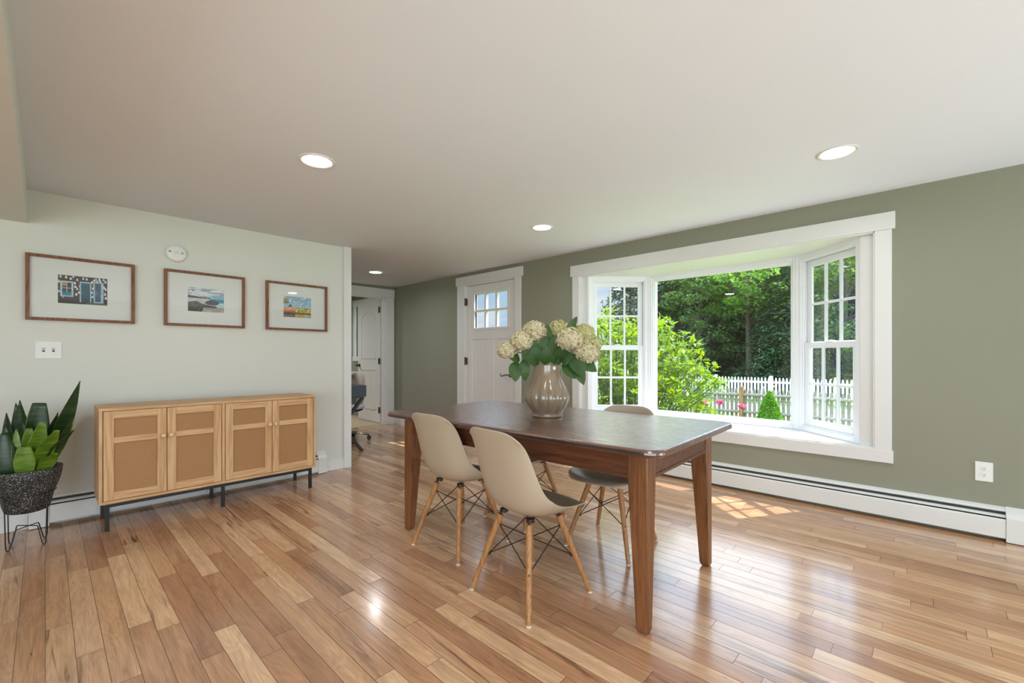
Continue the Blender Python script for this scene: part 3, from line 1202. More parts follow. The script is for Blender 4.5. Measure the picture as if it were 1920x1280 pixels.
# stiles and rails standing proud of two recessed panels
P1 = (4.352, 4.640)
P2 = (3.913, 4.202)
for (a, bb_, c, d) in ((y0, P2[0], 0.01, lz0 - 0.03), (P2[1], P1[0], 0.01, 1.375), (P1[1], y1, 0.01, lz0 - 0.03),
                       (P2[0], P1[1], 1.375, lz0 - 0.03), (P2[0], P1[1], 0.01, 0.22)):
    mb.box(DX, DX + 0.014, a, bb_, c, d)
for (a, bb_, c, d) in ((y0, ly0 - 0.03, lz0 - 0.03, zt), (ly1 + 0.03, y1, lz0 - 0.03, zt), (ly0 - 0.03, ly1 + 0.03, lz1 + 0.03, zt)):
    mb.box(DX, DX + 0.014, a, bb_, c, d)
mb.build('door_leaf', M['doorwhite'], door, bevel=0.004)
mb = MB()
lw = MB()
for (a, bb_, c, d) in ((ly0 - 0.035, ly0, lz0 - 0.035, lz1 + 0.035), (ly1, ly1 + 0.035, lz0 - 0.035, lz1 + 0.035),
                       (ly0, ly1, lz0 - 0.035, lz0), (ly0, ly1, lz1, lz1 + 0.035)):
    lw.box(DX - 0.010, DX + 0.05, a, bb_, c, d)
for k in (1, 2):
    c = ly0 + (ly1 - ly0) * k / 3
    lw.box(DX + 0.0, DX + 0.045, c - 0.016, c + 0.016, lz0, lz1)
c = (lz0 + lz1) / 2
lw.box(DX + 0.001, DX + 0.044, ly0, ly1, c - 0.016, c + 0.016)
lite = lw.build('lite_frame', M['doorwhite'], door, bevel=0.004)
mb.box(DX + 0.02, DX + 0.024, ly0 - 0.005, ly1 + 0.005, lz0 - 0.005, lz1 + 0.005)
mb.build('glass_pane', M['glass'], lite)
mb = MB()
mb.lathe([(0.033, 0), (0.033, 0.006), (0.02, 0.013), (0.012, 0.016), (0.012, 0.05), (0, 0.05)], 24)
for v in mb.bm.verts:
    v.co = Vector((DX - v.co.z, 3.887 + v.co.x, 0.90 + v.co.y))
mb.tube([(DX - 0.045, 3.887, 0.90), (DX - 0.052, 3.93, 0.903), (DX - 0.052, 3.97, 0.893), (DX - 0.05, 4.01, 0.884), (DX - 0.046, 4.032, 0.891), (DX - 0.045, 4.034, 0.905), (DX - 0.046, 4.022, 0.911)], 0.009, 10, 0.006)
tag(mb.build('door_handle', M['nickel'], door, smooth=True), 'dark nickel scrolled lever handle')
for z in (1.91, 1.075, 0.25):
    mb = MB()
    mb.tube([(XG - 0.012, 4.752, z - 0.055), (XG - 0.012, 4.752, z + 0.055)], 0.008, 10)
    mb.box(XG - 0.010, XG + 0.02, 4.738, 4.772, z - 0.05, z + 0.05)
    tag(mb.build('hinge', M['bronze'], door), 'dark bronze hinge')
mb = MB()
mb.box(XG - 0.004, XG + 0.18, 3.8, 4.75, -0.01, 0.008)
tag(mb.build('trim_6', M['bronze']), kind='structure')

# ------------------------------------------------------------------ office doorway, open door and office window
mb = MB()
mb.box(2.98, 4.078, YF - 0.022, YF, 2.13, 2.268)
mb.box(3.966 - 0.05, 4.07, YF - 0.018, YF, 0, 2.13)
mb.box(2.98, 3.07, YF - 0.018, YF, 0, 2.13)
mb.box(3.905, 3.935, YF - 0.004, YF + 0.13, 0, 2.14)
mb.box(3.05, 3.08, YF - 0.004, YF + 0.13, 0, 2.14)
mb.box(3.05, 3.935, YF - 0.004, YF + 0.13, 2.11, 2.14)
mb.box(3.89, 3.906, YF + 0.04, YF + 0.09, 0, 2.11)
tag(mb.build('trim_7', M['trim'], bevel=0.003), kind='structure')
od = empty('door_2', (3.90, YF + 0.145, 0), R(87.5))
tag(od, kind='structure')
# local: x along the leaf away from the hinge, +y toward the room viewer side
W2, H2 = 0.80, 2.09
mb = MB()
mb.box(0, W2, -0.0175, 0.0175, 0.012, H2)
# raised mouldings of two panels; upper one has an arched top
for sy in (-1, 1):
    yy0, yy1 = (0.0175, 0.028) if sy > 0 else (-0.028, -0.0175)

    def bar(xa, xb, za, zb):
        mb.box(min(xa, xb), max(xa, xb), yy0, yy1, min(za, zb), max(za, zb))
    t = 0.02
    for (a, c_, z0_, z1_) in ((0.13, W2 - 0.13, 0.22, 0.92), (0.13, W2 - 0.13, 1.10, 1.82)):
        bar(a, a + t, z0_, z1_)
        bar(c_ - t, c_, z0_, z1_)
        bar(a, c_, z0_, z0_ + t)
        if z0_ < 1:
            bar(a, c_, z1_ - t, z1_)
        else:
            K = 12
            for k in range(K):
                xa = a + (c_ - a) * k / K
                xb = a + (c_ - a) * (k + 1) / K
                za = z1_ + 0.12 * math.sin(PI * k / K)
                zb = z1_ + 0.12 * math.sin(PI * (k + 1) / K)
                vs = [mb.bm.verts.new(p) for p in ((xa, yy0, za - t), (xb, yy0, zb - t), (xb, yy0, zb), (xa, yy0, za),
                                                   (xa, yy1, za - t), (xb, yy1, zb - t), (xb, yy1, zb), (xa, yy1, za))]
                for f in ((0, 1, 2, 3), (7, 6, 5, 4), (0, 4, 5, 1), (3, 2, 6, 7), (0, 3, 7, 4), (1, 5, 6, 2)):
                    mb.bm.faces.new([vs[i] for i in f])
mb.build('door_leaf', M['doorwhite'], od, bevel=0.002)
mb = MB()
for s in (-1, 1):
    mb.tube([(W2 - 0.06, s * 0.018, 0.98), (W2 - 0.06, s * 0.03, 0.98)], 0.03, 16)
    mb.tube([(W2 - 0.06, s * 0.03, 0.98), (W2 - 0.06, s * 0.055, 0.98)], 0.011, 10)
    mb.ball((W2 - 0.06, s * 0.068, 0.98), 0.026, 14)
mb.box(W2 - 0.012, W2 + 0.001, -0.013, 0.013, 0.92, 1.04)
tag(mb.build('door_knob', M['bronze'], od, smooth=True), 'dark bronze door knob')
for z in (1.93, 1.06, 0.23):
    mb = MB()
    mb.box(-0.03, 0.035, 0.016, 0.021, z - 0.05, z + 0.05)
    mb.tube([(-0.004, 0.02, z - 0.052), (-0.004, 0.02, z + 0.052)], 0.008, 8)
    tag(mb.build('hinge', M['bronze'], od), 'dark bronze hinge')
ow = empty('window_4')
tag(ow, kind='structure')
mb = MB()
mb.box(XG - 0.02, XG, OW[0] - 0.09, OW[0], OW[2] - 0.02, OW[3])
mb.box(XG - 0.02, XG, OW[1], OW[1] + 0.09, OW[2] - 0.02, OW[3])
mb.box(XG - 0.024, XG, OW[0] - 0.11, OW[1] + 0.11, OW[3], OW[3] + 0.11)
mb.box(XG - 0.024, XG, OW[0] - 0.11, OW[1] + 0.11, OW[2] - 0.09, OW[2])
mb.build('window_casing', M['trim'], ow, bevel=0.003)
mb = MB()
mO = Matrix(((0, 1, 0, XG + 0.03), (1, 0, 0, OW[0]), (0, 0, 1, OW[2]), (0, 0, 0, 1)))
ring(mb, 0, OW[1] - OW[0], 0, OW[3] - OW[2], 0.05, 0.0, 0.07)
mb.box(0.04, OW[1] - OW[0] - 0.04, 0.0, 0.06, 0.46, 0.5)
mb.build('window_frame', M['vinyl'], ow, bevel=0.003, M=mO)
mb = MB()
mb.box(0.04, OW[1] - OW[0] - 0.04, 0.03, 0.033, 0.04, OW[3] - OW[2] - 0.04)
mb.build('glass_pane', M['glass'], ow, M=mO)


# ------------------------------------------------------------------ baseboard heaters
def heater(root, L, endA, endB, seams=()):
    """local: x along the run, y out from the wall (positive into the room)"""
    def prof(name, poly, x0, x1, mat):
        bq = MB()
        bq.extrude(poly, 0, x0, x1)
        return bq.build(name, mat, root, bevel=0.0015)
    a, c = (endA if endA else 0), L - (endB if endB else 0)
    prof('back_plate', [(0, 0.02), (0.004, 0.02), (0.004, 0.194), (0.022, 0.184), (0.026, 0.180), (0.030, 0.183), (0.026, 0.192), (0.004, 0.205), (0, 0.205)], a, c, M['heater'])
    tag(prof('fin_element', [(0.004, 0.05), (0.030, 0.05), (0.030, 0.172), (0.004, 0.172)], a, c, M['fin']), 'dark heating fins inside the slot')
    prof('damper', [(0.034, 0.164), (0.052, 0.156), (0.054, 0.150), (0.050, 0.149), (0.032, 0.160)], a, c, M['heater'])
    xs_ = [a] + list(seams) + [c]
    for xa, xb in zip(xs_, xs_[1:]):
        prof('front_cover', [(0.05, 0.024), (0.063, 0.024), (0.063, 0.132), (0.058, 0.141), (0.05, 0.141)], xa + 0.001, xb - 0.001, M['heater'])
    for x0, x1 in (((0, endA),) if endA else ()) + (((L - endB, L),) if endB else ()):
        prof('end_cap', [(0, 0.004), (0.066, 0.004), (0.067, 0.15), (0.05, 0.176), (0.006, 0.209), (0, 0.209)], x0, x1, M['heater'])


h1 = empty('baseboard_heater', (XG, 3.45, 0), R(-90))
# x local runs toward -Y; y local points to +X there, so flip it to face the room
h1.rotation_euler = (0, 0, R(-90))
h1.scale = (1, -1, 1)
heater(h1, 4.45, 0.06, 0.64, (1.90,))
tag(h1, 'long white baseboard heater below the bay window on the green wall', 'heater', 'baseboard heaters')
h2 = empty('baseboard_heater', (-0.076, YL, 0), 0)
h2.scale = (1, -1, 1)
heater(h2, 1.972, 0.095, 0.085, (0.98,))
tag(h2, 'white baseboard heater on the pale wall behind the oak sideboard', 'heater', 'baseboard heaters')

# ------------------------------------------------------------------ downlights
can = empty('ceiling_downlight')
mb = MB()
mb.lathe([(0.097, 0.004), (0.097, -0.004), (0.092, -0.007), (0.080, -0.005), (0.077, 0.004)], 48, close=False)
mb.build('trim_ring', M['plastic'], can, smooth=True)
mb = MB()
mb.lathe([(0.0785, -0.002), (0.0785, 0.006), (0.0, 0.006)], 40)
mb.build('diffuser', M['lens'], can)
can['category'] = 'ceiling light'
can['group'] = 'recessed downlights'
SPOTS = [(1.055, 2.51, 'round recessed downlight above the oak sideboard side of the room, nearest the framed pictures'),
         (3.045, 0.36, 'round recessed downlight at right, above the end of the bay window casing'),
         (3.02, 2.475, 'round recessed downlight over the dining table, near the front door'),
         (3.08, 5.45, 'small distant recessed downlight in front of the open office doorway'),
         (1.055, 0.36, 'round recessed downlight overhead, nearest the camera')]
for i, (x, y, lab) in enumerate(SPOTS):
    o = can if i == 0 else copy_tree(can)
    o.location = (x, y, ceil_z(x) - 0.0005)
    o['label'] = lab
    light('downlight_lamp', 'AREA', (x, y, ceil_z(x) - 0.012), CAN_POWER, CAN_COLOR, rot=(0, 0, 0), shape='DISK', size=0.14, spread=R(170))
light('added_office_fill', 'AREA', (2.6, 8.2, 2.2), 26, CAN_COLOR, rot=(0, 0, 0), shape='DISK', size=0.3)  # unseen lamp without a fixture, added to brighten the office
light('added_nook_fill', 'AREA', (1.0, 5.45, 2.2), 12, CAN_COLOR, rot=(0, 0, 0), shape='DISK', size=0.3)  # another fixtureless lamp out of view, added to lift the nook

# ------------------------------------------------------------------ wall plates and detector
sw = empty('light_switch', (0.015, YL, 1.184))
mb = MB()
mb.box(-0.063, 0.063, -0.006, 0, -0.0585, 0.0585)
mb.build('wall_plate', M['plastic'], sw, bevel=0.003)
for x in (-0.023, 0.023):
    mb = MB()
    mb.box(x - 0.0055, x + 0.0055, -0.008, -0.004, -0.0125, 0.0125)
    mb.build('toggle_slot', M['slot'], sw)
    mb = MB()
    mb.extrude([(-0.006, -0.006), (-0.018, 0.004), (-0.018, 0.010), (-0.006, 0.009)], 0, x - 0.004, x + 0.004)
    mb.build('toggle', M['plastic'], sw, bevel=0.001)
    for z in (-0.03, 0.03):
        mb = MB()
        mb.tube([(x, -0.005, z), (x, -0.0075, z)], 0.003, 10)
        mb.build('screw', M['plastic'], sw)
tag(sw, 'white double toggle light switch plate below the leftmost picture', 'light switch')
ot = empty('power_outlet', (XG, -0.271, 0.408), R(90))
# local x -> +Y, y -> -X
mb = MB()
mb.box(-0.0395, 0.0395, 0, 0.006, -0.0615, 0.0615)
mb.build('wall_plate', M['plastic'], ot, bevel=0.003)
for zc in (0.0195, -0.0195):
    mb = MB()
    ring_pts = []
    for k in range(24):
        a = 2 * PI * k / 24
        ring_pts.append((max(-0.0168, min(0.0168, 0.0195 * math.cos(a))), zc + 0.0145 * math.sin(a)))
    mb.extrude(ring_pts, 1, 0.005, 0.0085)
    rec = mb.build('receptacle', M['plastic'], ot, bevel=0.001)
    mb = MB()
    mb.box(-0.0075, -0.0055, 0.008, 0.009, zc + 0.0, zc + 0.009)
    mb.box(0.0055, 0.0075, 0.008, 0.009, zc + 0.001, zc + 0.008)
    mb.tube([(0, 0.008, zc - 0.007), (0, 0.009, zc - 0.007)], 0.0028, 10)
    mb.build('contact_slot', M['slot'], rec)
tag(ot, 'white duplex power outlet on the green wall right of the bay window', 'outlet')
sd = empty('smoke_detector', (0.712, YL, 1.956))
mb = MB()
mb.lathe([(0.066, 0), (0.068, 0.012), (0.066, 0.022), (0.058, 0.03), (0.04, 0.033), (0, 0.033)], 40)
for v in mb.bm.verts:
    v.co = Vector((v.co.x, -v.co.z, v.co.y))
mb.build('housing', M['plastic'], sd, smooth=True)
mb = MB()
mb.box(-0.016, 0.016, -0.037, -0.03, -0.03, 0.016)
bt = mb.build('test_button', M['plastic'], sd, bevel=0.003)
mb = MB()
mb.lathe([(0.011, -0.0385), (0.011, -0.036), (0.008, -0.036), (0.008, -0.0385)], 20, close=False)
for v in mb.bm.verts:
    v.co = Vector((v.co.x, v.co.z, v.co.y + 0.002))
mb.build('button_ring', M['slot'], bt)
for (x, z, w_, h_) in ((-0.042, 0.008, 0.016, 0.01), (0.036, 0.004, 0.014, 0.011)):
    mb = MB()
    for k in range(3):
        mb.box(x - w_ / 2, x + w_ / 2, -0.034, -0.0305, z - h_ / 2 + k * 0.004, z - h_ / 2 + k * 0.004 + 0.0022)
    mb.build('sounder_slot', M['slot'], sd)
tag(sd, 'round white smoke detector on the pale wall above the middle picture', 'smoke detector')


# ------------------------------------------------------------------ framed pictures
def vnoise(u, v, s, seed):
    r_ = np.random.default_rng(seed)
    g = r_.random((64, 64))
    x, y = u * s, v * s
    xi, yi = int(math.floor(x)), int(math.floor(y))
    fx, fy = x - xi, y - yi
    a = g[xi % 64, yi % 64]
    b_ = g[(xi + 1) % 64, yi % 64]
    c = g[xi % 64, (yi + 1) % 64]
    d = g[(xi + 1) % 64, (yi + 1) % 64]
    fx, fy = fx * fx * (3 - 2 * fx), fy * fy * (3 - 2 * fy)
    return (a * (1 - fx) + b_ * fx) * (1 - fy) + (c * (1 - fx) + d * fx) * fy


_G = {}


def vn(u, v, s, seed):
    if seed not in _G:
        _G[seed] = np.random.default_rng(seed).random((64, 64))
    g = _G[seed]
    x, y = u * s, v * s
    xi, yi = int(math.floor(x)), int(math.floor(y))
    fx, fy = x - xi, y - yi
    fx, fy = fx * fx * (3 - 2 * fx), fy * fy * (3 - 2 * fy)
    return (g[xi % 64, yi % 64] * (1 - fx) + g[(xi + 1) % 64, yi % 64] * fx) * (1 - fy) + \
        (g[xi % 64, (yi + 1) % 64] * (1 - fx) + g[(xi + 1) % 64, (yi + 1) % 64] * fx) * fy


def mixc(a, b_, t):
    t = max(0, min(1, t))
    return tuple(a[i] * (1 - t) + b_[i] * t for i in range(3))


BUOYS = [(0.05, 0.95), (0.16, 0.94), (0.25, 0.9), (0.3, 0.97), (0.38, 0.87), (0.5, 0.93), (0.57, 0.92), (0.72, 0.9), (0.76, 0.94), (0.79, 0.86),
         (0.85, 0.88), (0.83, 0.95), (0.92, 0.95), (0.96, 0.88), (0.93, 0.66), (0.97, 0.6), (0.95, 0.42), (0.97, 0.28), (0.33, 0.75), (0.34, 0.62), (0.38, 0.55),
         (0.36, 0.35), (0.68, 0.82), (0.7, 0.6), (0.41, 0.42), (0.43, 0.66), (0.02, 0.77), (0.02, 0.42), (0.71, 0.72), (0.68, 0.45), (0.69, 0.3), (0.1, 0.24)]


def paint_shack(u, v):
    base = mixc((46, 40, 40), (84, 76, 74), vn(u, v, 60, 1))
    if int(v * 22) % 2 == 0:
        base = mixc(base, (30, 26, 27), 0.35)
    c = base
    if v < 0.055:
        c = mixc((60, 90, 40), (110, 130, 60), vn(u, v, 80, 2)) if u > 0.55 else (50, 44, 42)
    for (bx, by) in BUOYS:
        dx, dy = (u - bx) / 0.022, (v - by) / 0.05
        if abs(dx) < (1.0 if dy < 0 else 0.75) * (1 - 0.5 * max(0, dy)) and abs(dy) < 0.9:
            k = int(bx * 977 + by * 331) % 5
            c = [(236, 236, 230), (214, 222, 214), (240, 232, 206), (196, 204, 206), (222, 214, 224)][k]
            if (bx, by) == (0.1, 0.24):
                c = (226, 110, 128)
            if (bx, by) == (0.71, 0.72):
                c = (196, 120, 84)
    # window
    if 0.045 < u < 0.30 and 0.24 < v < 0.79:
        c = mixc((150, 190, 198), (196, 216, 218), vn(u, v, 40, 3))
        if 0.085 < u < 0.265 and 0.42 < v < 0.74:
            c = (44, 50, 58)
            if (u - 0.12) ** 2 + ((v - 0.68) * 0.7) ** 2 < 0.0021:
                c = (196, 128, 60)
            if abs(u - 0.175) < 0.008 or abs(v - 0.55) < 0.012:
                c = (170, 178, 174)
        elif 0.085 < u < 0.265 and 0.28 < v < 0.42:
            c = mixc((16, 92, 120), (30, 140, 160), vn(u, v, 30, 4))
    if 0.43 < u < 0.66 and 0.07 < v < 0.82:
        c = mixc((130, 172, 186), (190, 210, 214), vn(u, v, 40, 5))
        if 0.455 < u < 0.635 and v < 0.77:
            c = mixc((14, 54, 76), (20, 100, 118), vn(u, v, 14, 6) * (0.4 + v))
    if 0.71 < u < 0.915 and 0.07 < v < 0.84:
        c = mixc((120, 166, 190), (184, 206, 216), vn(u, v, 40, 7))
        if 0.735 < u < 0.865 and 0.12 < v < 0.79:
            c = mixc((20, 56, 84), (70, 112, 146), vn(u * 3, v * 0.3, 22, 8))
    return c


def paint_coast(u, v):
    c = mixc((206, 214, 220), (232, 236, 236), vn(u, v * 3, 9, 11))
    if vn(u * 0.6, v * 3, 12, 12) > 0.62 and v > 0.62:
        c = mixc((120, 134, 156), c, 0.3)
    if u > 0.45 and 0.55 < v < 0.75:
        c = mixc(c, (80, 146, 186), 0.75 * min(1, (u - 0.45) * 3) * (1 - abs(v - 0.62) / 0.14))
    land = 0.62 + 0.10 * max(0, 0.4 - u) + 0.02 * vn(u, 0, 30, 13) - 0.04 * u
    if v < land and v > 0.5 and u < 0.62:
        c = mixc((36, 42, 44), (70, 78, 80), vn(u, v, 50, 14))
    if 0.128 < u < 0.165 and 0.66 < v < 0.88:
        c = (224, 226, 226)
        if v > 0.83:
            c = (52, 56, 66)
    if v < 0.56:
        foam = vn(u, v * 2, 18, 15)
        c = mixc((176, 168, 172), (226, 220, 220), foam)
        if u > 0.6 and v > 0.42:
            c = mixc((10, 100, 140), (40, 150, 180), vn(u, v * 3, 14, 16))
        elif u > 0.7:
            c = mixc((150, 190, 196), (206, 222, 222), vn(u, v * 3, 20, 17))
    if ((u - 0.66) / 0.20) ** 2 + ((v - 0.40) / 0.11) ** 2 < 0.8 + 0.4 * vn(u, v, 14, 18):
        c = mixc((28, 32, 38), (66, 72, 80), vn(u, v, 34, 19))
    if v < 0.16 + 0.10 * (1 - u) + 0.05 * vn(u, v, 12, 20):
        c = mixc((120, 108, 98), (214, 206, 196), vn(u, v * 1.6, 30, 21))
    if ((u - 0.18) / 0.26) ** 2 + ((v - 0.18) / 0.24) ** 2 < 0.85 + 0.3 * vn(u, v, 12, 22):
        c = mixc((40, 38, 32), (110, 104, 88), vn(u, v, 30, 23) ** 1.4)
    elif 0.36 < u < 0.8 and 0.18 < v < 0.34 - 0.22 * (u - 0.36):
        c = mixc((30, 30, 30), (70, 66, 60), vn(u, v, 30, 24))
    return c


def paint_harbor(u, v):
    c = mixc((120, 176, 206), (172, 206, 220), 1 - v + 0.3 * vn(u, v * 2.5, 8, 31))
    if vn(u, v * 2.4, 10, 32) > 0.6 and v > 0.62:
        c = mixc(c, (150, 166, 190), 0.7)
    if vn(u, v * 2.4, 13, 33) > 0.74 and v > 0.5:
        c = (222, 228, 234)
    if v < 0.47 + 0.03 * vn(u, 0, 20, 34) and u > 0.4:
        c = mixc((150, 140, 50), (220, 206, 110), vn(u, v, 26, 35))
        if vn(u, v, 18, 36) > 0.72:
            c = (232, 222, 196)
        if vn(u, v, 22, 37) < 0.2:
            c = (60, 66, 38)
    if v < 0.50 and u < 0.44:
        c = mixc((206, 150, 96), (232, 190, 140), vn(u, v, 20, 38))
        if v < 0.33:
            c = mixc((170, 84, 70), (214, 130, 96), vn(u, v, 24, 39))
        if v < 0.24:
            c = mixc((60, 50, 54), (130, 96, 92), vn(u, v, 26, 40))
    if abs(u - 0.24) < 0.075 * (0.64 - v) / 0.14 and 0.5 < v < 0.64:
        c = (58, 52, 56)
    if u < 0.19 and 0.66 < v < 0.88:
        c = (190, 160, 96) if v > 0.74 else (84, 128, 74)
        if (u - 0.09) ** 2 + (v - 0.8) ** 2 < 0.0016:
            c = (196, 70, 44)
    if v < 0.24 and u > 0.42:
        c = mixc((96, 66, 50), (150, 116, 60), vn(u, v * 3, 14, 41)) if v > 0.16 else mixc((160, 140, 76), (204, 192, 140), vn(u, v * 3, 14, 42))
        if 0.76 < u < 0.88 and v < 0.15:
            c = (168, 190, 190)
    if v < 0.12 and u < 0.42:
        c = mixc((80, 66, 70), (160, 140, 130), vn(u, v * 3, 16, 43))
    return c


def picture(x0, x1, z0, z1, paint, label):
    root = empty('framed_picture', ((x0 + x1) / 2, YL, (z0 + z1) / 2))
    w, h = (x1 - x0) / 2, (z1 - z0) / 2
    t, d = 0.019, 0.034
    mb_ = MB()
    for (a, b_, c, e) in ((-w, -w + t, -h, h), (w - t, w, -h, h), (-w + t, w - t, -h, -h + t), (-w + t, w - t, h - t, h)):
        mb_.box(a, b_, -d, -0.002, c, e)
    mb_.build('picture_frame', M['frame'], root, bevel=0.0015)
    mb_ = MB()
    pw, ph = 0.125, 0.0975
    # mat board with a bevelled window
    for (a, b_, c, e) in ((-w + t, -pw, -h + t, h - t), (pw, w - t, -h + t, h - t), (-pw, pw, -h + t, -ph), (-pw, pw, ph, h - t)):
        mb_.box(a, b_, -0.012, -0.004, c, e)
    mb_.build('mat_board', M['mat'], root)
    nx, nz = 110, 82
    us = np.linspace(0, 1, nx + 1)
    vs = np.linspace(0, 1, nz + 1)
    verts_ = [(-pw + 2 * pw * u, -0.0095, -ph + 2 * ph * v) for v in vs for u in us]
    faces_ = [(j * (nx + 1) + i, j * (nx + 1) + i + 1, (j + 1) * (nx + 1) + i + 1, (j + 1) * (nx + 1) + i) for j in range(nz) for i in range(nx)]
    o = raw('art_print', verts_, faces_, M['print'], root)
    ca = o.data.color_attributes.new('Col', 'FLOAT_COLOR', 'CORNER')
    colr = np.ones((nx * nz, 4, 4), dtype=np.float32)
    for j in range(nz):
        for i in range(nx):
            c = paint((i + 0.5) / nx, (j + 0.5) / nz)
            colr[j * nx + i, :, :] = lin(*c)
    ca.data.foreach_set('color', colr.ravel())
    mb_ = MB()
    mb_.box(-w + t - 0.001, w - t + 0.001, -0.026, -0.024, -h + t - 0.001, h - t + 0.001)
    mb_.build('glazing', M['picglass'], root)
    tag(root, label, 'picture', 'framed prints on the pale wall')


picture(-0.091, 0.459, 1.384, 1.826, paint_shack, 'walnut framed print of a dark shed hung with white buoys, blue doors, leftmost')
picture(0.635, 1.190, 1.384, 1.826, paint_coast, 'walnut framed print of a rocky seashore with lighthouse, the middle one')
picture(1.361, 1.913, 1.384, 1.826, paint_harbor, 'walnut framed print of an orange house by yellow trees and water')

# ------------------------------------------------------------------ oak and rattan sideboard
sb = empty('sideboard', (0.235, 3.868, 0))
WB, DB, ZB, ZT = 1.38, 0.375, 0.178, 0.802
th = 0.018
mb = MB()
mb.box(0, WB, 0, DB, ZT - th, ZT)
mb.box(th, WB - th, 0, DB, ZB, ZB + th)
mb.box(th, WB - th, DB - 0.008, DB, ZB + th, ZT - th)
mb.build('carcass', M['oakh'], sb, bevel=0.001)
for (xa, xb, ya, yb, zc0) in ((0, th, 0, DB, ZB), (WB - th, WB, 0, DB, ZB), (WB / 2 - th / 2, WB / 2 + th / 2, 0.001, DB - 0.008, ZB + th)):
    mb = MB()
    mb.box(xa, xb, ya, yb, zc0, ZT - th)
    mb.build('side_panel', M['oakv'], sb, bevel=0.001)
dx0 = [th + 0.004, th + 0.004 + 0.3295, WB / 2 + th / 2 + 0.004, WB / 2 + th / 2 + 0.004 + 0.3295]
dw = 0.3255
zb0, zt0 = ZB + th + 0.003, ZT - th - 0.003
fw = 0.051
for k, x in enumerate(dx0):
    x1 = x + dw
    mb = MB()
    mb.box(x, x + fw, 0.001, 0.019, zb0, zt0)
    mb.box(x1 - fw, x1, 0.001, 0.019, zb0, zt0)
    dr = mb.build('door', M['oakv'], sb, bevel=0.001)
    mb = MB()
    zm = zb0 + 0.392
    for (a, b_) in ((zb0, zb0 + fw), (zm - 0.019, zm + 0.019), (zt0 - 0.048, zt0)):
        mb = MB()
        mb.box(x + fw, x1 - fw, 0.002, 0.018, a, b_)
        mb.build('door_rail', M['oakh'], dr, bevel=0.001)
    mb = MB()
    mb.box(x + fw - 0.004, x1 - fw + 0.004, 0.011, 0.014, zb0 + fw - 0.004, zt0 - 0.04)
    mb.build('rattan_panel', M['rattan'], dr)
    mb = MB()
    kx = (x1 - fw / 2 + 0.006) if k % 2 == 0 else (x + fw / 2 - 0.006)
    mb.lathe([(0.0065, 0), (0.0065, 0.010), (0.010, 0.013), (0.0145, 0.018), (0.0155, 0.023), (0.013, 0.028), (0.007, 0.0305), (0, 0.031)], 20)
    for v in mb.bm.verts:
        v.co = Vector((kx + v.co.x, 0.001 - v.co.z, zm + v.co.y))
    tag(mb.build('door_knob', M['knob'], dr, smooth=True), 'pale round wooden knob')
mb = MB()
q = 0.022
for y in (0.008, DB - 0.008 - q):
    mb.box(0.03, WB - 0.03, y, y + q, ZB - 0.024, ZB)
for x in (0.03, WB / 2 - q / 2, WB - 0.03 - q):
    mb.box(x, x + q, 0.008 + q, DB - 0.008 - q, ZB - 0.024, ZB)
mb.build('base_frame', M['black'], sb, bevel=0.001)
for x in (0.03, WB / 2 - q / 2, WB - 0.03 - q):
    for y in (0.008, DB - 0.008 - q):
        mb = MB()
        mb.box(x, x + q, y, y + q, 0, ZB - 0.024)
        mb.build('leg', M['black'], sb, bevel=0.001)
tag(sb, 'long oak sideboard with four rattan doors on black legs by the pale wall', 'sideboard')

# ------------------------------------------------------------------ snake plant in a pot on a wire stand
PC = (-0.075, 3.963)
st_ = empty('plant_stand', (PC[0], PC[1], 0))
mb = MB()
rr_ = 0.122
mb.tube([(rr_ * math.cos(2 * PI * k / 40), rr_ * math.sin(2 * PI * k / 40), 0.318) for k in range(41)], 0.0033, 6)
mb.build('support_ring', M['black'], st_)
# two crossing bent-wire frames, each making two hairpin feet
for a in (R(43), R(133)):
    ca, sa = math.cos(a), math.sin(a)
    pts = []
    for (rr2, z) in ((0.121, 0.318), (0.114, 0.03), (0.110, 0.010), (0.104, 0.0035), (0.097, 0.004), (0.091, 0.012), (0.065, 0.105), (0.06, 0.112),
                     (-0.06, 0.112), (-0.065, 0.105), (-0.091, 0.012), (-0.097, 0.004), (-0.104, 0.0035), (-0.110, 0.010), (-0.114, 0.03), (-0.121, 0.318)):
        pts.append((rr2 * ca, rr2 * sa, z + (0.004 if a > 1 and z > 0.1 and z < 0.2 else 0)))
    mb = MB()
    mb.tube(pts, 0.003, 6)
    mb.build('wire_leg', M['black'], st_)
tag(st_, 'black bent wire stand holding the speckled plant pot', 'plant stand')
pot = MB()
pot.lathe([(0.0, 0.208), (0.075, 0.206), (0.094, 0.214), (0.104, 0.25), (0.117, 0.318), (0.134, 0.36), (0.147, 0.41), (0.153, 0.462), (0.151, 0.466), (0.146, 0.464), (0.140, 0.41), (0.128, 0.36), (0.1, 0.3), (0.0, 0.29)], 48)
po = pot.build('plant_pot', M['pot'], None, smooth=True, loc=(PC[0], PC[1], 0))
tag(po, 'black pot speckled with grey, sitting in the wire stand at far left', 'plant pot')
pl = empty('snake_plant', (PC[0], PC[1], 0.41))
mb = MB()
mb.lathe([(0.0, 0.0), (0.139, 0.0), (0.13, 0.012), (0.0, 0.02)], 32)
mb.build('soil', M['soil'], pl)


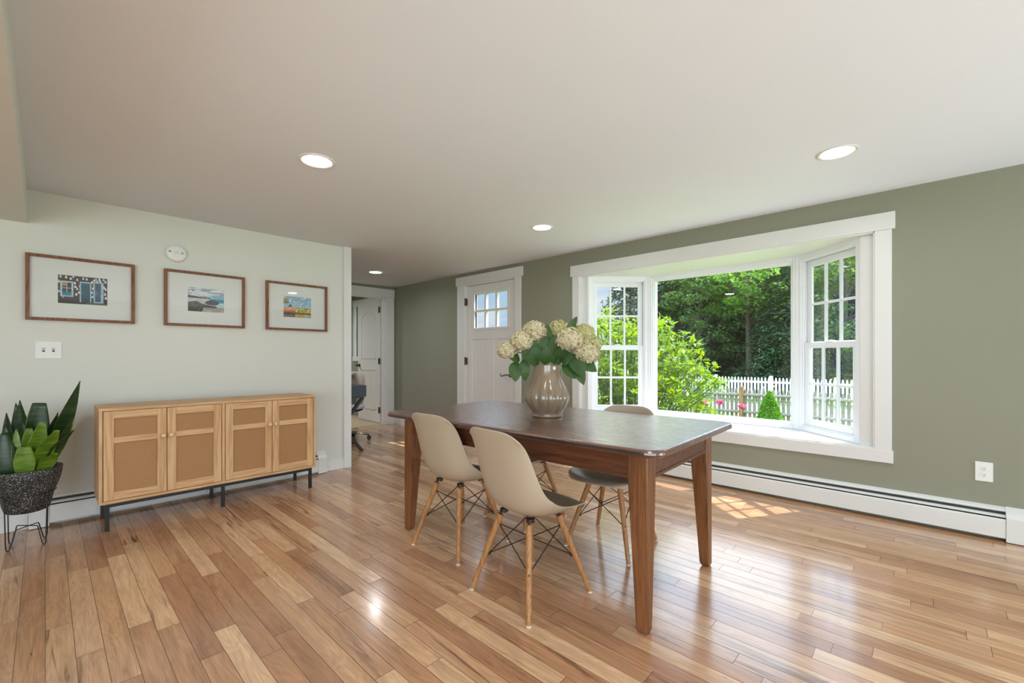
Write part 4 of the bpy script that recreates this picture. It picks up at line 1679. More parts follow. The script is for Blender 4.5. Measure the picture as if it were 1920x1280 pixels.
def sword(base, tip, wid, bend, mat, blunt=0.0, twist=0.0, wb=0.5):
    """thick fleshy leaf from base to tip (local to the plant); facing the viewer, slightly cupped"""
    b0, t0 = Vector(base), Vector(tip)
    axis = t0 - b0
    face = Vector((-0.04, -1, 0.0))
    face.rotate(Matrix.Rotation(twist, 3, 'Z'))
    side = axis.cross(face).normalized()
    nrm = side.cross(axis).normalized()
    K = 14
    vb, vf = [], []
    for i in range(K + 1):
        s = i / K
        c = b0 + axis * s + nrm * bend * math.sin(PI * s)
        if blunt:
            prof = (wb + (1 - wb) * math.sin(PI * min(1, s * 1.6) * 0.5)) * (1 if s < 0.5 else 1 - (1 - blunt) * ((s - 0.5) / 0.5) ** 1.7)
        else:
            prof = (wb + (1 - wb) * math.sin(PI * min(1, s / 0.55) / 2)) * (1 if s < 0.55 else max(0.03, 1 - ((s - 0.55) / 0.45) ** 1.5))
        hw = wid / 2 * prof
        row = []
        for u in (-1, -0.86, -0.45, 0, 0.45, 0.86, 1):
            row.append(c + side * hw * u - nrm * (0.25 * hw * (1 - u * u)))
        vb.append(row)
    th_ = 0.004
    verts_, faces_ = [], []
    for row in vb:
        for p in row:
            verts_.append(p)
    nb = len(verts_)
    for i, row in enumerate(vb):
        for j, p in enumerate(row):
            e = 0.25 if j in (0, 6) else 1
            verts_.append(p - nrm * th_ * e)
    c7 = 7
    for i in range(K):
        for j in range(6):
            a = i * c7 + j
            faces_.append((a, a + 1, a + c7 + 1, a + c7))
            faces_.append((nb + a, nb + a + c7, nb + a + c7 + 1, nb + a + 1))
        for j in (0, 6):
            a = i * c7 + j
            faces_.append((a, a + c7, nb + a + c7, nb + a))
    for j in range(6):
        a = K * c7 + j
        faces_.append((a, a + 1, nb + a + 1, nb + a))
    o = raw('leaf', [tuple(v) for v in verts_], faces_, mat, pl, smooth=True)
    return o


# offsets: e along image-right (R), f toward the viewer, z above soil
RV = Vector((0.6854, -0.7282, 0))
FV = Vector((-0.7282, -0.6854, 0))


def q3(e, f, z):
    v = RV * e + FV * f
    return (v.x, v.y, z)


LV = [  # base(e,f,z) tip(e,f,z) width bend mat blunt twist
    ((0.03, -0.05, 0.0), (0.292, -0.03, 0.58), 0.080, 0.02, 'snake', 0, 0.35),
    ((0.00, -0.03, 0.0), (0.052, -0.02, 0.445), 0.118, 0.01, 'snake', 0.5, 0.0),
    ((-0.02, -0.03, 0.0), (-0.005, -0.03, 0.42), 0.070, 0.01, 'snake', 0, 0.5),
    ((-0.03, 0.0, 0.0), (0.012, -0.01, 0.36), 0.06, 0.01, 'snake', 0, 0.2),
    ((-0.075, -0.02, 0.0), (-0.045, 0.0, 0.465), 0.085, -0.01, 'snake', 0, -0.3),
    ((-0.10, 0.0, 0.0), (-0.105, 0.02, 0.39), 0.070, 0.0, 'snake', 0, -0.6),
    ((0.03, 0.02, 0.0), (0.125, 0.03, 0.335), 0.088, 0.015, 'snake_lime', 0.3, 0.2),
    ((0.065, 0.07, 0.0), (0.082, 0.09, 0.20), 0.092, 0.01, 'snake_lime', 0.55, 0.0),
    ((0.065, 0.03, 0.0), (0.235, 0.05, 0.29), 0.082, -0.02, 'snake_lime', 0.25, 0.3),
    ((0.09, 0.0, 0.0), (0.285, 0.0, 0.285), 0.055, -0.03, 'snake', 0, 0.6),
    ((0.04, -0.02, 0.0), (0.262, -0.02, 0.362), 0.062, 0.01, 'snake', 0, 0.7),
    ((0.05, -0.04, 0.0), (0.235, -0.04, 0.335), 0.062, 0.0, 'snake_lime', 0.2, 0.4),
    ((0.09, 0.02, 0.0), (0.218, 0.04, 0.15), 0.075, -0.02, 'snake_lime', 0.2, 0.3),
    ((0.0, 0.085, 0.0), (-0.025, 0.10, 0.285), 0.092, 0.02, 'snake', 0.25, -0.2),
    ((0.005, 0.06, 0.0), (0.012, 0.07, 0.30), 0.045, 0.02, 'snake_lime', 0.2, 0.1),
    ((0.02, 0.04, 0.0), (0.03, 0.05, 0.34), 0.045, 0.01, 'snake', 0, 0.4),
    ((0.03, 0.03, 0.0), (0.055, 0.04, 0.30), 0.07, 0.0, 'snake_lime', 0.4, 0.1),
    ((-0.04, 0.06, 0.0), (-0.055, 0.07, 0.325), 0.06, 0.02, 'snake', 0, 0.1),
    ((-0.035, 0.09, 0.0), (-0.115, 0.12, 0.29), 0.080, -0.02, 'snake', 0.3, -0.4),
    ((-0.07, 0.09, 0.0), (-0.155, 0.12, 0.24), 0.075, -0.02, 'snake', 0.2, -0.5),
    ((-0.09, 0.06, 0.0), (-0.22, 0.08, 0.27), 0.08, -0.02, 'snake', 0.2, -0.5),
    ((0.02, -0.06, 0.0), (0.135, -0.05, 0.385), 0.070, 0.0, 'snake', 0, 0.2),
    ((-0.10, -0.06, 0.0), (-0.16, -0.08, 0.44), 0.07, 0.0, 'snake', 0, -0.2),
]
for (bs, tp, wd, bn, mt_, bl, tw) in LV:
    sword(q3(*bs), q3(*tp), wd, bn, M[mt_], bl, tw)
tag(pl, 'snake plant with broad dark and lime green leaves left of the sideboard', 'plant')

# ------------------------------------------------------------------ farmhouse table
tb = empty('dining_table', (2.0614, 1.678, 0), R(1.8))
TZ, TT = 0.778, 0.030
hw, hl, rc = 0.512, 0.935, 0.075


def rrect(a, b_, r, n=8):
    pts = []
    for (cx, cy, s) in ((a - r, b_ - r, 0), (-a + r, b_ - r, 90), (-a + r, -b_ + r, 180), (a - r, -b_ + r, 270)):
        for k in range(n + 1):
            an = R(s + 90 * k / n)
            pts.append((cx + r * math.cos(an), cy + r * math.sin(an)))
    return pts


mb = MB()
rings_ = []
for (ins, z) in ((0.010, TZ - TT), (0.003, TZ - TT + 0.004), (0.0, TZ - TT + 0.012), (0.001, TZ - 0.010), (0.006, TZ - 0.003), (0.014, TZ)):
    rings_.append([mb.bm.verts.new((p[0], p[1], z)) for p in rrect(hw - ins, hl - ins, rc - ins)])
nn_ = len(rings_[0])
for a, b_ in zip(rings_, rings_[1:]):
    for k in range(nn_):
        mb.bm.faces.new((a[k], a[(k + 1) % nn_], b_[(k + 1) % nn_], b_[k]))
mb.bm.faces.new(rings_[0][::-1])
mb.bm.faces.new(rings_[-1])
top = mb.build('table_top', M['tabletop'], tb)
# legs: outer faces upright, inner faces tapered
LX, LY = 0.41, 0.8415
for sx in (-1, 1):
    for sy in (-1, 1):
        mb = MB()
        sect = []
        for (s, z) in ((0.034, 0.0), (0.047, 0.012), (0.050, 0.02), (0.086, 0.60), (0.088, TZ - TT)):
            o_ = 0.006 if z < 0.005 else 0
            x0_, y0_ = sx * (LX - o_), sy * (LY - o_)
            x1_, y1_ = sx * (LX - o_ - s), sy * (LY - o_ - s)
            sect.append([mb.bm.verts.new(p) for p in ((x0_, y0_, z), (x1_, y0_, z), (x1_, y1_, z), (x0_, y1_, z))])
        for a, b_ in zip(sect, sect[1:]):
            for k in range(4):
                mb.bm.faces.new((a[k], a[(k + 1) % 4], b_[(k + 1) % 4], b_[k]))
        mb.bm.faces.new(sect[0])
        mb.bm.faces.new(sect[-1])
        mb.build('leg', M['tableleg'], tb, bevel=0.004)
za, zc_ = 0.628, TZ - TT
for sx in (-1, 1):
    mb = MB()
    x_ = sx * (LX - 0.008)
    mb.box(min(x_, x_ - sx * 0.024), max(x_, x_ - sx * 0.024), -LY + 0.08, LY - 0.08, za, zc_)
    mb.build('apron', M['tablewood'], tb, bevel=0.003)
for sy in (-1, 1):
    mb = MB()
    y_ = sy * (LY - 0.006)
    mb.box(-LX + 0.08, LX - 0.08, min(y_, y_ - sy * 0.024), max(y_, y_ - sy * 0.024), za, zc_)
    mb.box(-LX + 0.08, LX - 0.08, min(y_ + sy * 0.003, y_), max(y_ + sy * 0.003, y_), za, za + 0.016)
    mb.build('apron', M['tablewood'], tb, bevel=0.002)
tag(tb, 'worn dark pine dining table with tapered legs in front of the bay window', 'table')

# ------------------------------------------------------------------ moulded shell chairs
PROF = [(-0.256, 0.816, .182, .040), (-0.247, 0.782, .190, .046), (-0.231, 0.72, .198, .054), (-0.209, 0.64, .206, .062), (-0.186, 0.55, .216, .074),
        (-0.160, 0.475, .226, .090), (-0.122, 0.424, .233, .098), (-0.062, 0.398, .236, .090), (0.01, 0.391, .236, .072), (0.08, 0.397, .233, .054),
        (0.15, 0.412, .227, .034), (0.205, 0.424, .216, .016), (0.238, 0.424, .200, .002), (0.256, 0.410, .184, -.004)]


def make_chair():
    root = empty('dining_chair')
    P = np.array(PROF)
    # resample the profile smoothly
    t = np.concatenate(([0], np.cumsum(np.hypot(np.diff(P[:, 0]), np.diff(P[:, 1])))))
    tt = np.linspace(0, t[-1], 36)
    Q = np.stack([np.interp(tt, t, P[:, k]) for k in range(4)], 1)
    for _ in range(3):
        Q[1:-1] = 0.25 * Q[:-2] + 0.5 * Q[1:-1] + 0.25 * Q[2:]
    nu = 21
    verts_, faces_ = [], []
    m_ = len(Q)
    for i in range(m_):
        a, b_ = Q[max(0, i - 1)], Q[min(m_ - 1, i + 1)]
        tx, tz = b_[0] - a[0], b_[1] - a[1]
        l = math.hypot(tx, tz)
        nx_, nz_ = -tz / l, tx / l        # toward the sitter
        if nx_ < 0 and nz_ < 0:
            nx_, nz_ = -nx_, -nz_
        ftop = max(0, 1 - i / 7.0)
        fbot = max(0, 1 - (m_ - 1 - i) / 5.0)
        for j in range(nu):
            u = -1 + 2 * j / (nu - 1)
            au = abs(u)
            k = Q[i][3] * au ** 2.7
            x = Q[i][0] + nx_ * k
            z = Q[i][1] + nz_ * k
            z -= ftop * ftop * 0.055 * au ** 4
            x -= fbot * fbot * 0.055 * au ** 3
            y = Q[i][2] * u * (1 - 0.05 * au ** 6)
            verts_.append((x - 0.022, y, z))
    for i in range(m_ - 1):
        for j in range(nu - 1):
            a = i * nu + j
            faces_.append((a, a + 1, a + nu + 1, a + nu))
    sh = raw('seat_shell', verts_, faces_, M['shell'], root, smooth=True)
    so = sh.modifiers.new('solid', 'SOLIDIFY')
    so.thickness = 0.007
    so.offset = -1
    bv = sh.modifiers.new('bevel', 'BEVEL')
    bv.width = 0.0025
    bv.segments = 2
    bv.limit_method = 'ANGLE'
    bv.angle_limit = R(50)
    TOPH, FOOT = 0.100, (0.205, 0.200)
    legs = []
    for sx in (-1, 1):
        for sy in (-1, 1):
            tp = Vector((sx * TOPH - 0.005, sy * TOPH, 0.374))
            ft = Vector((sx * FOOT[0], sy * FOOT[1], 0.004))
            legs.append((tp, ft))
            mb_ = MB()
            pts = [ft.lerp(tp, k / 6) for k in range(7)]
            mb_.tube(pts, 0.0115, 14, 0.0165)
            lg = mb_.build('leg', M['beech'], root, smooth=True)
            lg.modifiers.new('edge', 'EDGE_SPLIT')
            mb_ = MB()
            mb_.tube([ft + Vector((0, 0, -0.003)), ft + Vector((0, 0, 0.006))], 0.0125, 14)
            mb_.build('foot_glide', M['glide'], lg)
            # flat steel bracket joining leg to shell, and its two screws
            mb_ = MB()
            top_ = Vector((sx * 0.085 - 0.005, sy * 0.092, 0.396))
            mb_.tube([tp.lerp(ft, 0.04), tp + Vector((0, 0, 0.008)), top_], 0.006, 8)
            mb_.tube([top_ + Vector((0, 0, -0.012)), top_ + Vector((0, 0, 0.004))], 0.02, 12)
            mb_.build('mount_bracket', M['wire'], root)
            d_ = Vector((sx, sy, 0)).normalized()
            for s in (0.1, 0.5):
                mb_ = MB()
                c_ = tp.lerp(ft, s) + d_ * 0.0135
                mb_.tube([c_, c_ + d_ * 0.003], 0.0048, 10)
                mb_.build('leg_screw', M['nickel'], lg)
    mb_ = MB()
    idx = {(-1, -1): 0, (-1, 1): 1, (1, -1): 2, (1, 1): 3}
    for a, b_ in (((-1, -1), (-1, 1)), ((-1, 1), (1, 1)), ((1, 1), (1, -1)), ((1, -1), (-1, -1))):
        for p, q_ in ((a, b_), (b_, a)):
            A, B = legs[idx[p]], legs[idx[q_]]
            inn = lambda v: Vector((v.x * 0.93, v.y * 0.93, v.z))
            up_, lo_ = inn(A[0].lerp(A[1], 0.13)), inn(B[0].lerp(B[1], 0.52))
            mid = up_.lerp(lo_, 0.5) * 1.0
            mb_.tube([up_, lo_], 0.0028, 6)
    for A in legs:
        for s in (0.13, 0.52):
            v = A[0].lerp(A[1], s)
            mb_.ball((v.x * 0.92, v.y * 0.92, v.z), 0.0085, 8)
    mb_.build('wire_brace', M['wire'], root)
    # underside cross mount
    root['category'] = 'chair'
    root['group'] = 'shell chairs around the table'
    return root


ch0 = make_chair()
CH = [(1.617, 1.398, -5.0, 'off white shell chair with beech legs, nearest the camera, back toward us'),
      (1.742, 2.068, 2.6, 'off white shell chair with its back to us, beside the far left table leg'),
      (2.369, 1.395, 184.6, 'off white shell chair under the table, back edge showing above the tabletop before the window'),
      (2.343, 2.08, 178.0, 'off white shell chair on the window side, mostly hidden behind the two near chairs')]
for i, (x, y, a, lab) in enumerate(CH):
    o = ch0 if i == 0 else copy_tree(ch0)
    o.location = (x, y, 0)
    o.rotation_euler = (0, 0, R(a))
    o['label'] = lab

# ------------------------------------------------------------------ vase
VC = Vector((2.083, 1.668, TZ))
prof = [(0.0, 0.0), (0.086, 0.0), (0.091, 0.004), (0.090, 0.012), (0.087, 0.018), (0.095, 0.034), (0.115, 0.064), (0.128, 0.095), (0.131, 0.118), (0.126, 0.145),
        (0.116, 0.175), (0.103, 0.205), (0.092, 0.235), (0.086, 0.265), (0.084, 0.295), (0.0865, 0.310), (0.0855, 0.313), (0.081, 0.311), (0.079, 0.29), (0.082, 0.25), (0.10, 0.18), (0.10, 0.08), (0.0, 0.05)]


def lobes(r, z, a):
    if 0.02 < z < 0.24:
        k = math.sin(PI * (z - 0.02) / 0.22) ** 0.7
        return r * (1 + 0.075 * k * (abs(math.cos(a * 7)) ** 0.8 - 0.65))
    return r


mb = MB()
mb.lathe(prof, 168, mod=lobes)
va = mb.build('vase', M['ceramic'], None, smooth=True, loc=VC)
tag(va, 'glossy taupe ceramic vase with fluted belly on the dining table', 'vase')


def petal_ball(rad, nfl, mat, parent, c, squash=(1, 1, 0.85)):
    """cream mophead: a dome of four-petalled florets"""
    verts_, faces_ = [], []
    ga = PI * (3 - 5 ** 0.5)
    for i in range(nfl):
        z = 1 - 1.86 * (i + 0.5) / nfl
        rr = math.sqrt(max(0, 1 - z * z))
        a = ga * i
        d = Vector((rr * math.cos(a), rr * math.sin(a), z))
        d += Vector(RNG.normal(0, 0.06, 3))
        d.normalize()
        pos = Vector((d.x * squash[0], d.y * squash[1], d.z * squash[2])) * rad * RNG.uniform(0.86, 1.06)
        s = d.cross(Vector((0.3, 0.2, 1))).normalized()
        t = d.cross(s)
        ph = RNG.uniform(0, PI)
        fs = rad * RNG.uniform(0.21, 0.28)
        for k in range(4):
            an = ph + k * PI / 2
            e = (s * math.cos(an) + t * math.sin(an))
            f_ = (-s * math.sin(an) + t * math.cos(an))
            lift = RNG.uniform(-0.10, 0.45)
            v = len(verts_)
            verts_ += [pos, pos + e * fs * 0.5 + f_ * fs * 0.42 + d * fs * (lift * 0.5 + 0.1), pos + e * fs * 0.98 + d * fs * lift,
                       pos + e * fs * 0.5 - f_ * fs * 0.42 + d * fs * (lift * 0.5 + 0.1)]
            faces_.append((v, v + 1, v + 2, v + 3))
    o = raw('flower_head', [tuple(p + Vector(c)) for p in verts_], faces_, mat, parent)
    return o


def leaf_mesh(name, base, tip, width, mat, parent, up=(0, 0, 1), droop=0.15, fold=0.25, nseg=7):
    b0, t0 = Vector(base), Vector(tip)
    ax = t0 - b0
    ln = ax.length
    side = ax.cross(Vector(up))
    if side.length < 1e-5:
        side = Vector((1, 0, 0))
    side.normalize()
    nr = side.cross(ax).normalized()
    verts_, faces_ = [], []
    for i in range(nseg + 1):
        s = i / nseg
        c = b0 + ax * s + nr * droop * ln * math.sin(PI * s)
        w_ = width / 2 * (math.sin(PI * s ** 0.8) ** 0.75 if 0 < s < 1 else 0.02)
        for u in (-1, -0.5, 0, 0.5, 1):
            verts_.append(c + side * w_ * u + nr * fold * w_ * abs(u) * (0.9 + 0.2 * math.sin(9 * s + u)))
    for i in range(nseg):
        for j in range(4):
            a = i * 5 + j
            faces_.append((a, a + 1, a + 6, a + 5))
    return raw(name, [tuple(v) for v in verts_], faces_, mat, parent, smooth=True)


FL = [((1.903, 1.83, 1.178), 0.056, 'petal', 'cream hydrangea hanging lowest at the left side of the vase'),
      ((1.949, 1.752, 1.232), 0.060, 'petal', 'cream hydrangea second from the left, between the lowest left bloom and the upper left one'),
      ((2.03, 1.724, 1.290), 0.066, 'petal', 'cream hydrangea standing highest in the left half of the bouquet'),
      ((2.17, 1.649, 1.306), 0.058, 'petalg', 'greenish hydrangea at top centre right of the vase, beside the upright leaf'),
      ((2.135, 1.539, 1.240), 0.074, 'petal', 'large cream hydrangea at front, right of centre above the vase rim'),
      ((2.234, 1.493, 1.163), 0.076, 'petal', 'large cream hydrangea drooping lowest at the right of the vase'),
      ((2.293, 1.547, 1.280), 0.062, 'petalg', 'greenish hydrangea at upper right, behind the large front bloom'),
      ((2.305, 1.505, 1.212), 0.062, 'petalg', 'greenish hydrangea farthest right, half hidden by the drooping bloom')]
for i, (p, r_, mt_, lab) in enumerate(FL):
    root = empty('hydrangea_stem', (VC.x, VC.y, TZ + 0.06))
    o0 = Vector((VC.x, VC.y, TZ + 0.06))
    c = Vector(p) - o0
    hd = petal_ball(r_ * 1.08, 170, M[mt_], root, c)
    mb = MB()
    an = 2 * PI * i / len(FL)
    rim = Vector((c.x, c.y, 0))
    rim = rim.normalized() * 0.055
    rim.z = 0.245
    mb.ball(c, r_ * 0.72, 12, (1, 1, 0.85))
    mb.build('bloom_core', M['petalg'], hd, smooth=True)
    mb = MB()
    mb.tube([(0.03 * math.cos(an), 0.03 * math.sin(an), 0.0), rim, (rim + c) * 0.5 + Vector((0, 0, 0.03)), c], 0.0035, 8)
    mb.build('stem', M['stem'], root, smooth=True)
    tag(root, lab, 'flower', 'hydrangeas in the vase')
    if i in (0, 1, 2, 3, 4, 5):
        LFS = {0: [((1.93, 1.79, 1.10), (1.918, 1.777, 1.005), .075), ((1.96, 1.745, 1.115), (1.962, 1.742, 1.01), .062), ((1.95, 1.78, 1.13), (1.90, 1.80, 1.13), .07)],
               1: [((1.99, 1.72, 1.12), (1.955, 1.735, 1.20), .08), ((2.0, 1.70, 1.11), (2.0, 1.68, 1.20), .08), ((2.02, 1.69, 1.10), (1.94, 1.72, 1.13), .07)],
               2: [((2.05, 1.67, 1.12), (2.04, 1.65, 1.24), .09), ((2.03, 1.69, 1.13), (1.99, 1.70, 1.22), .08), ((2.08, 1.68, 1.2), (2.075, 1.66, 1.315), .075), ((2.04, 1.65, 1.10), (2.03, 1.63, 1.19), .07)],
               3: [((2.10, 1.62, 1.14), (2.09, 1.585, 1.255), .12), ((2.15, 1.56, 1.28), (2.178, 1.525, 1.365), .045), ((2.12, 1.62, 1.11), (2.06, 1.62, 1.20), .09), ((2.12, 1.60, 1.12), (2.10, 1.57, 1.19), .09)],
               4: [((2.12, 1.58, 1.12), (2.13, 1.52, 1.135), .09), ((2.13, 1.57, 1.10), (2.15, 1.52, 1.02), .085), ((2.15, 1.56, 1.13), (2.19, 1.505, 1.06), .095)],
               5: [((2.17, 1.54, 1.11), (2.195, 1.49, 0.99), .075), ((2.18, 1.52, 1.12), (2.25, 1.445, 1.06), .085), ((2.16, 1.53, 1.14), (2.17, 1.48, 1.04), .10)]}[i]
        for (a, b_, w_) in LFS:
            a2 = Vector(a) + (Vector(b_) - Vector(a)) * -0.12
            b2 = Vector(b_) + (Vector(b_) - Vector(a)) * 0.18
            leaf_mesh('leaf', a2 - o0, b2 - o0, w_ * 1.08, M['hleaf'], root, up=(-0.75, -0.7, 0.45), droop=0.10, fold=0.22)

# ------------------------------------------------------------------ desk and office chair in the nook
dk = empty('writing_desk', (2.08, 4.93, 0))
mb = MB()
mb.box(0, 0.585, 0, 1.15, 0.77, 0.792)
mb.build('desk_top', M['deskblue'], dk, bevel=0.002)
mb = MB()
mb.box(0.0, 0.585, 0.0, 0.018, 0.655, 0.77)
mb.box(0.0, 0.585, 1.132, 1.15, 0.655, 0.77)
mb.box(0.0, 0.018, 0.018, 1.132, 0.655, 0.77)
mb.box(0.567, 0.585, 0.018, 1.132, 0.655, 0.77)
mb.box(0.018, 0.567, 0.018, 1.132, 0.64, 0.655)
mb.build('drawer_box', M['deskblue'], dk, bevel=0.002)
for y in (0.02, 1.09):
    for (xa, xb) in ((0.01, 0.575), (0.575, 0.01)):
        mb = MB()
        dy = 0.0 if xa < xb else 0.012
        w_ = 0.045
        s = 1 if xb > xa else -1
        vs = [(xa, 0.0), (xa + s * w_, 0.0), (xb, 0.64), (xb - s * w_, 0.64)]
        mb.extrude(vs, 1, y + dy, y + dy + 0.03)
        mb.build('leg', M['deskleg'], dk, bevel=0.002)
tag(dk, 'blue grey writing desk with crossed charcoal legs beyond the pale wall corner', 'desk')
oc = empty('office_chair', (2.78, 5.70, 0), R(180))
# local +x is the sitting direction
mb = MB()
K = 16
rows = []
for i in range(13):
    s = i / 12
    z = 0.45 + 0.49 * s
    row = []
    for k in range(K + 1):
        a = R(-68 + 136 * k / K)
        rx = 0.25 * (1 - 0.75 * max(0, s - 0.72) ** 1.2) if s > 0.72 else 0.25 * (0.86 + 0.14 * math.sin(PI * s / 1.44))
        wz = z if s < 0.6 else 0.45 + 0.49 * (0.6 + 0.4 * math.sin((s - 0.6) / 0.4 * PI / 2))
        kk = math.cos(a) ** 0.5
        row.append(mb.bm.verts.new((-rx * math.cos(a), rx * math.sin(a) * (1 if s < 0.6 else math.sqrt(max(0.02, 1 - ((s - 0.6) / 0.42) ** 2))), wz)))
    rows.append(row)
for a, b_ in zip(rows, rows[1:]):
    for k in range(K):
        mb.bm.faces.new((a[k], a[k + 1], b_[k + 1], b_[k]))
bo = mb.build('backrest', M['boucle'], oc, smooth=True)
sm = bo.modifiers.new('solid', 'SOLIDIFY')
sm.thickness = 0.075
sb2 = bo.modifiers.new('sub', 'SUBSURF')
sb2.levels = 1
sb2.render_levels = 1
mb = MB()
mb.lathe([(0.0, 0.425), (0.18, 0.425), (0.235, 0.44), (0.245, 0.475), (0.22, 0.50), (0.0, 0.505)], 36)
mb.build('seat', M['seatgrey'], oc, smooth=True)
mb = MB()
mb.lathe([(0.0, 0.405), (0.2, 0.405), (0.225, 0.418), (0.0, 0.424)], 36)
mb.tube([(0, 0, 0.10), (0, 0, 0.405)], 0.025, 14)
mb.build('gas_lift', M['rubber'], oc)
for k in range(5):
    a = R(72 * k + 8)
    ca, sa = math.cos(a), math.sin(a)
    mb = MB()
    mb.tube([(0.02 * ca, 0.02 * sa, 0.115), (0.16 * ca, 0.16 * sa, 0.10), (0.29 * ca, 0.29 * sa, 0.075)], 0.02, 10, 0.013)
    sp_ = mb.build('base_spoke', M['chrome'], oc, smooth=True)
    mb = MB()
    for s in (-1, 1):
        px, py = 0.30 * ca - 0.014 * s * sa, 0.30 * sa + 0.014 * s * ca
        mb.tube([(px - 0.009 * s * sa, py + 0.009 * s * ca, 0.031), (px + 0.009 * s * sa, py - 0.009 * s * ca, 0.031)], 0.029, 18)
    mb.tube([(0.29 * ca, 0.29 * sa, 0.075), (0.30 * ca, 0.30 * sa, 0.035)], 0.008, 8)
    tag(mb.build('caster', M['rubber'], sp_), 'black caster wheel')
tag(oc, 'beige rounded fabric office chair on casters behind the blue grey desk', 'chair')

# ------------------------------------------------------------------ outside
GZ = -0.85
mb = MB()
mb.box(-40, 60, -40, 60, GZ - 0.3, GZ)
tag(mb.build('ground', M['lawn']), kind='structure')
mb = MB()
mb.box(16.2, 20.4, -40, 60, GZ - 0.1, GZ + 0.012)
tag(mb.build('ground_road', M['asphalt']), kind='structure')


def fence(name, x, y0, npk, pitch, pw_, ptop, zrails, mat, posts, postmat, posttop, lab, kind):
    root = empty(name, (x, y0, GZ))
    proto = None
    H = ptop - GZ
    for i in range(npk):
        if proto is None:
            mb_ = MB()
            s = pw_ / 2
            if kind == 'gothic':
                mb_.extrude([(-s, 0.06), (s, 0.06), (s, H - 0.10), (s * 0.55, H - 0.085), (s * 0.85, H - 0.05), (0, H), (-s * 0.85, H - 0.05), (-s * 0.55, H - 0.085), (-s, H - 0.10)], 0, -0.011, 0.011)
            else:
                mb_.extrude([(-s, 0.05), (s, 0.05), (s, H - 0.085), (s * 0.7, H - 0.035), (0, H), (-s * 0.7, H - 0.035), (-s, H - 0.085)], 0, -0.011, 0.011)
            proto = mb_.build('picket', mat, root)
            o = proto
        else:
            o = proto.copy()
            COL.objects.link(o)
        o.location = (0, i * pitch, RNG.uniform(-0.012, 0.012) if kind != 'gothic' else 0)
    Lf = npk * pitch
    for z in zrails:
        mb_ = MB()
        if kind == 'gothic':
            mb_.box(0.012, 0.05, -0.1, Lf, z - 0.04, z + 0.04)
        else:
            mb_.tube([(-0.045, -0.1 + (Lf + 0.1) * k / 8, z + 0.01 * math.sin(k * 2.1)) for k in range(9)], 0.042, 10)
        mb_.build('rail', mat, root)
    for y in posts:
        mb_ = MB()
        h = posttop - GZ
        if kind == 'gothic':
            mb_.box(-0.06, 0.06, y - y0 - 0.06, y - y0 + 0.06, 0, h)
            mb_.box(-0.075, 0.075, y - y0 - 0.075, y - y0 + 0.075, h, h + 0.02)
            mb_.extrude([(-0.06, h + 0.02), (0.06, h + 0.02), (0.0, h + 0.05)], 1, y - y0 - 0.06, y - y0 + 0.06)
        else:
            mb_.tube([(-0.06, y - y0, 0), (-0.06, y - y0, h - 0.02), (-0.06, y - y0, h)], 0.065, 8)
        mb_.build('post', postmat, root)
    tag(root, lab, 'fence')


fence('picket_fence', 21.7, -2.0, 92, 0.137, 0.078, 0.225, (0.30, 0.86), M['fencewhite'], [0.3, 2.6, 4.9, 7.2, 9.5], M['fencewhite'], 0.24,
      'white picket fence with pointed tops in front of the woods, farther from the house', 'gothic')
fence('picket_fence', 14.15, -1.5, 80, 0.122, 0.078, 0.19, (0.36, 0.86), M['fencegrey'], [0.9, 3.96, 7.0], M['post'], 0.255,
      'weathered grey wooden picket fence with round rails behind the garden bed', 'plain')


def quads(centers, normals, sizes, aspect=0.55, jitter=0.5, bendv=0.0):
    """diamond leaves: centers (n,3), facing normals, sizes (n,)"""
    n_ = len(centers)
    nrm = normals + RNG.normal(0, jitter, (n_, 3))
    nrm /= np.linalg.norm(nrm, axis=1, keepdims=True) + 1e-9
    rv = RNG.normal(0, 1, (n_, 3))
    a = np.cross(nrm, rv)
    a /= np.linalg.norm(a, axis=1, keepdims=True) + 1e-9
    b_ = np.cross(nrm, a)
    s = sizes[:, None]
    v = np.empty((n_, 4, 3))
    v[:, 0] = centers - a * s * 0.5
    v[:, 1] = centers + b_ * s * 0.5 * aspect
    v[:, 2] = centers + a * s * 0.5
    v[:, 3] = centers - b_ * s * 0.5 * aspect
    f = np.arange(n_ * 4).reshape(n_, 4)
    return v.reshape(-1, 3), f


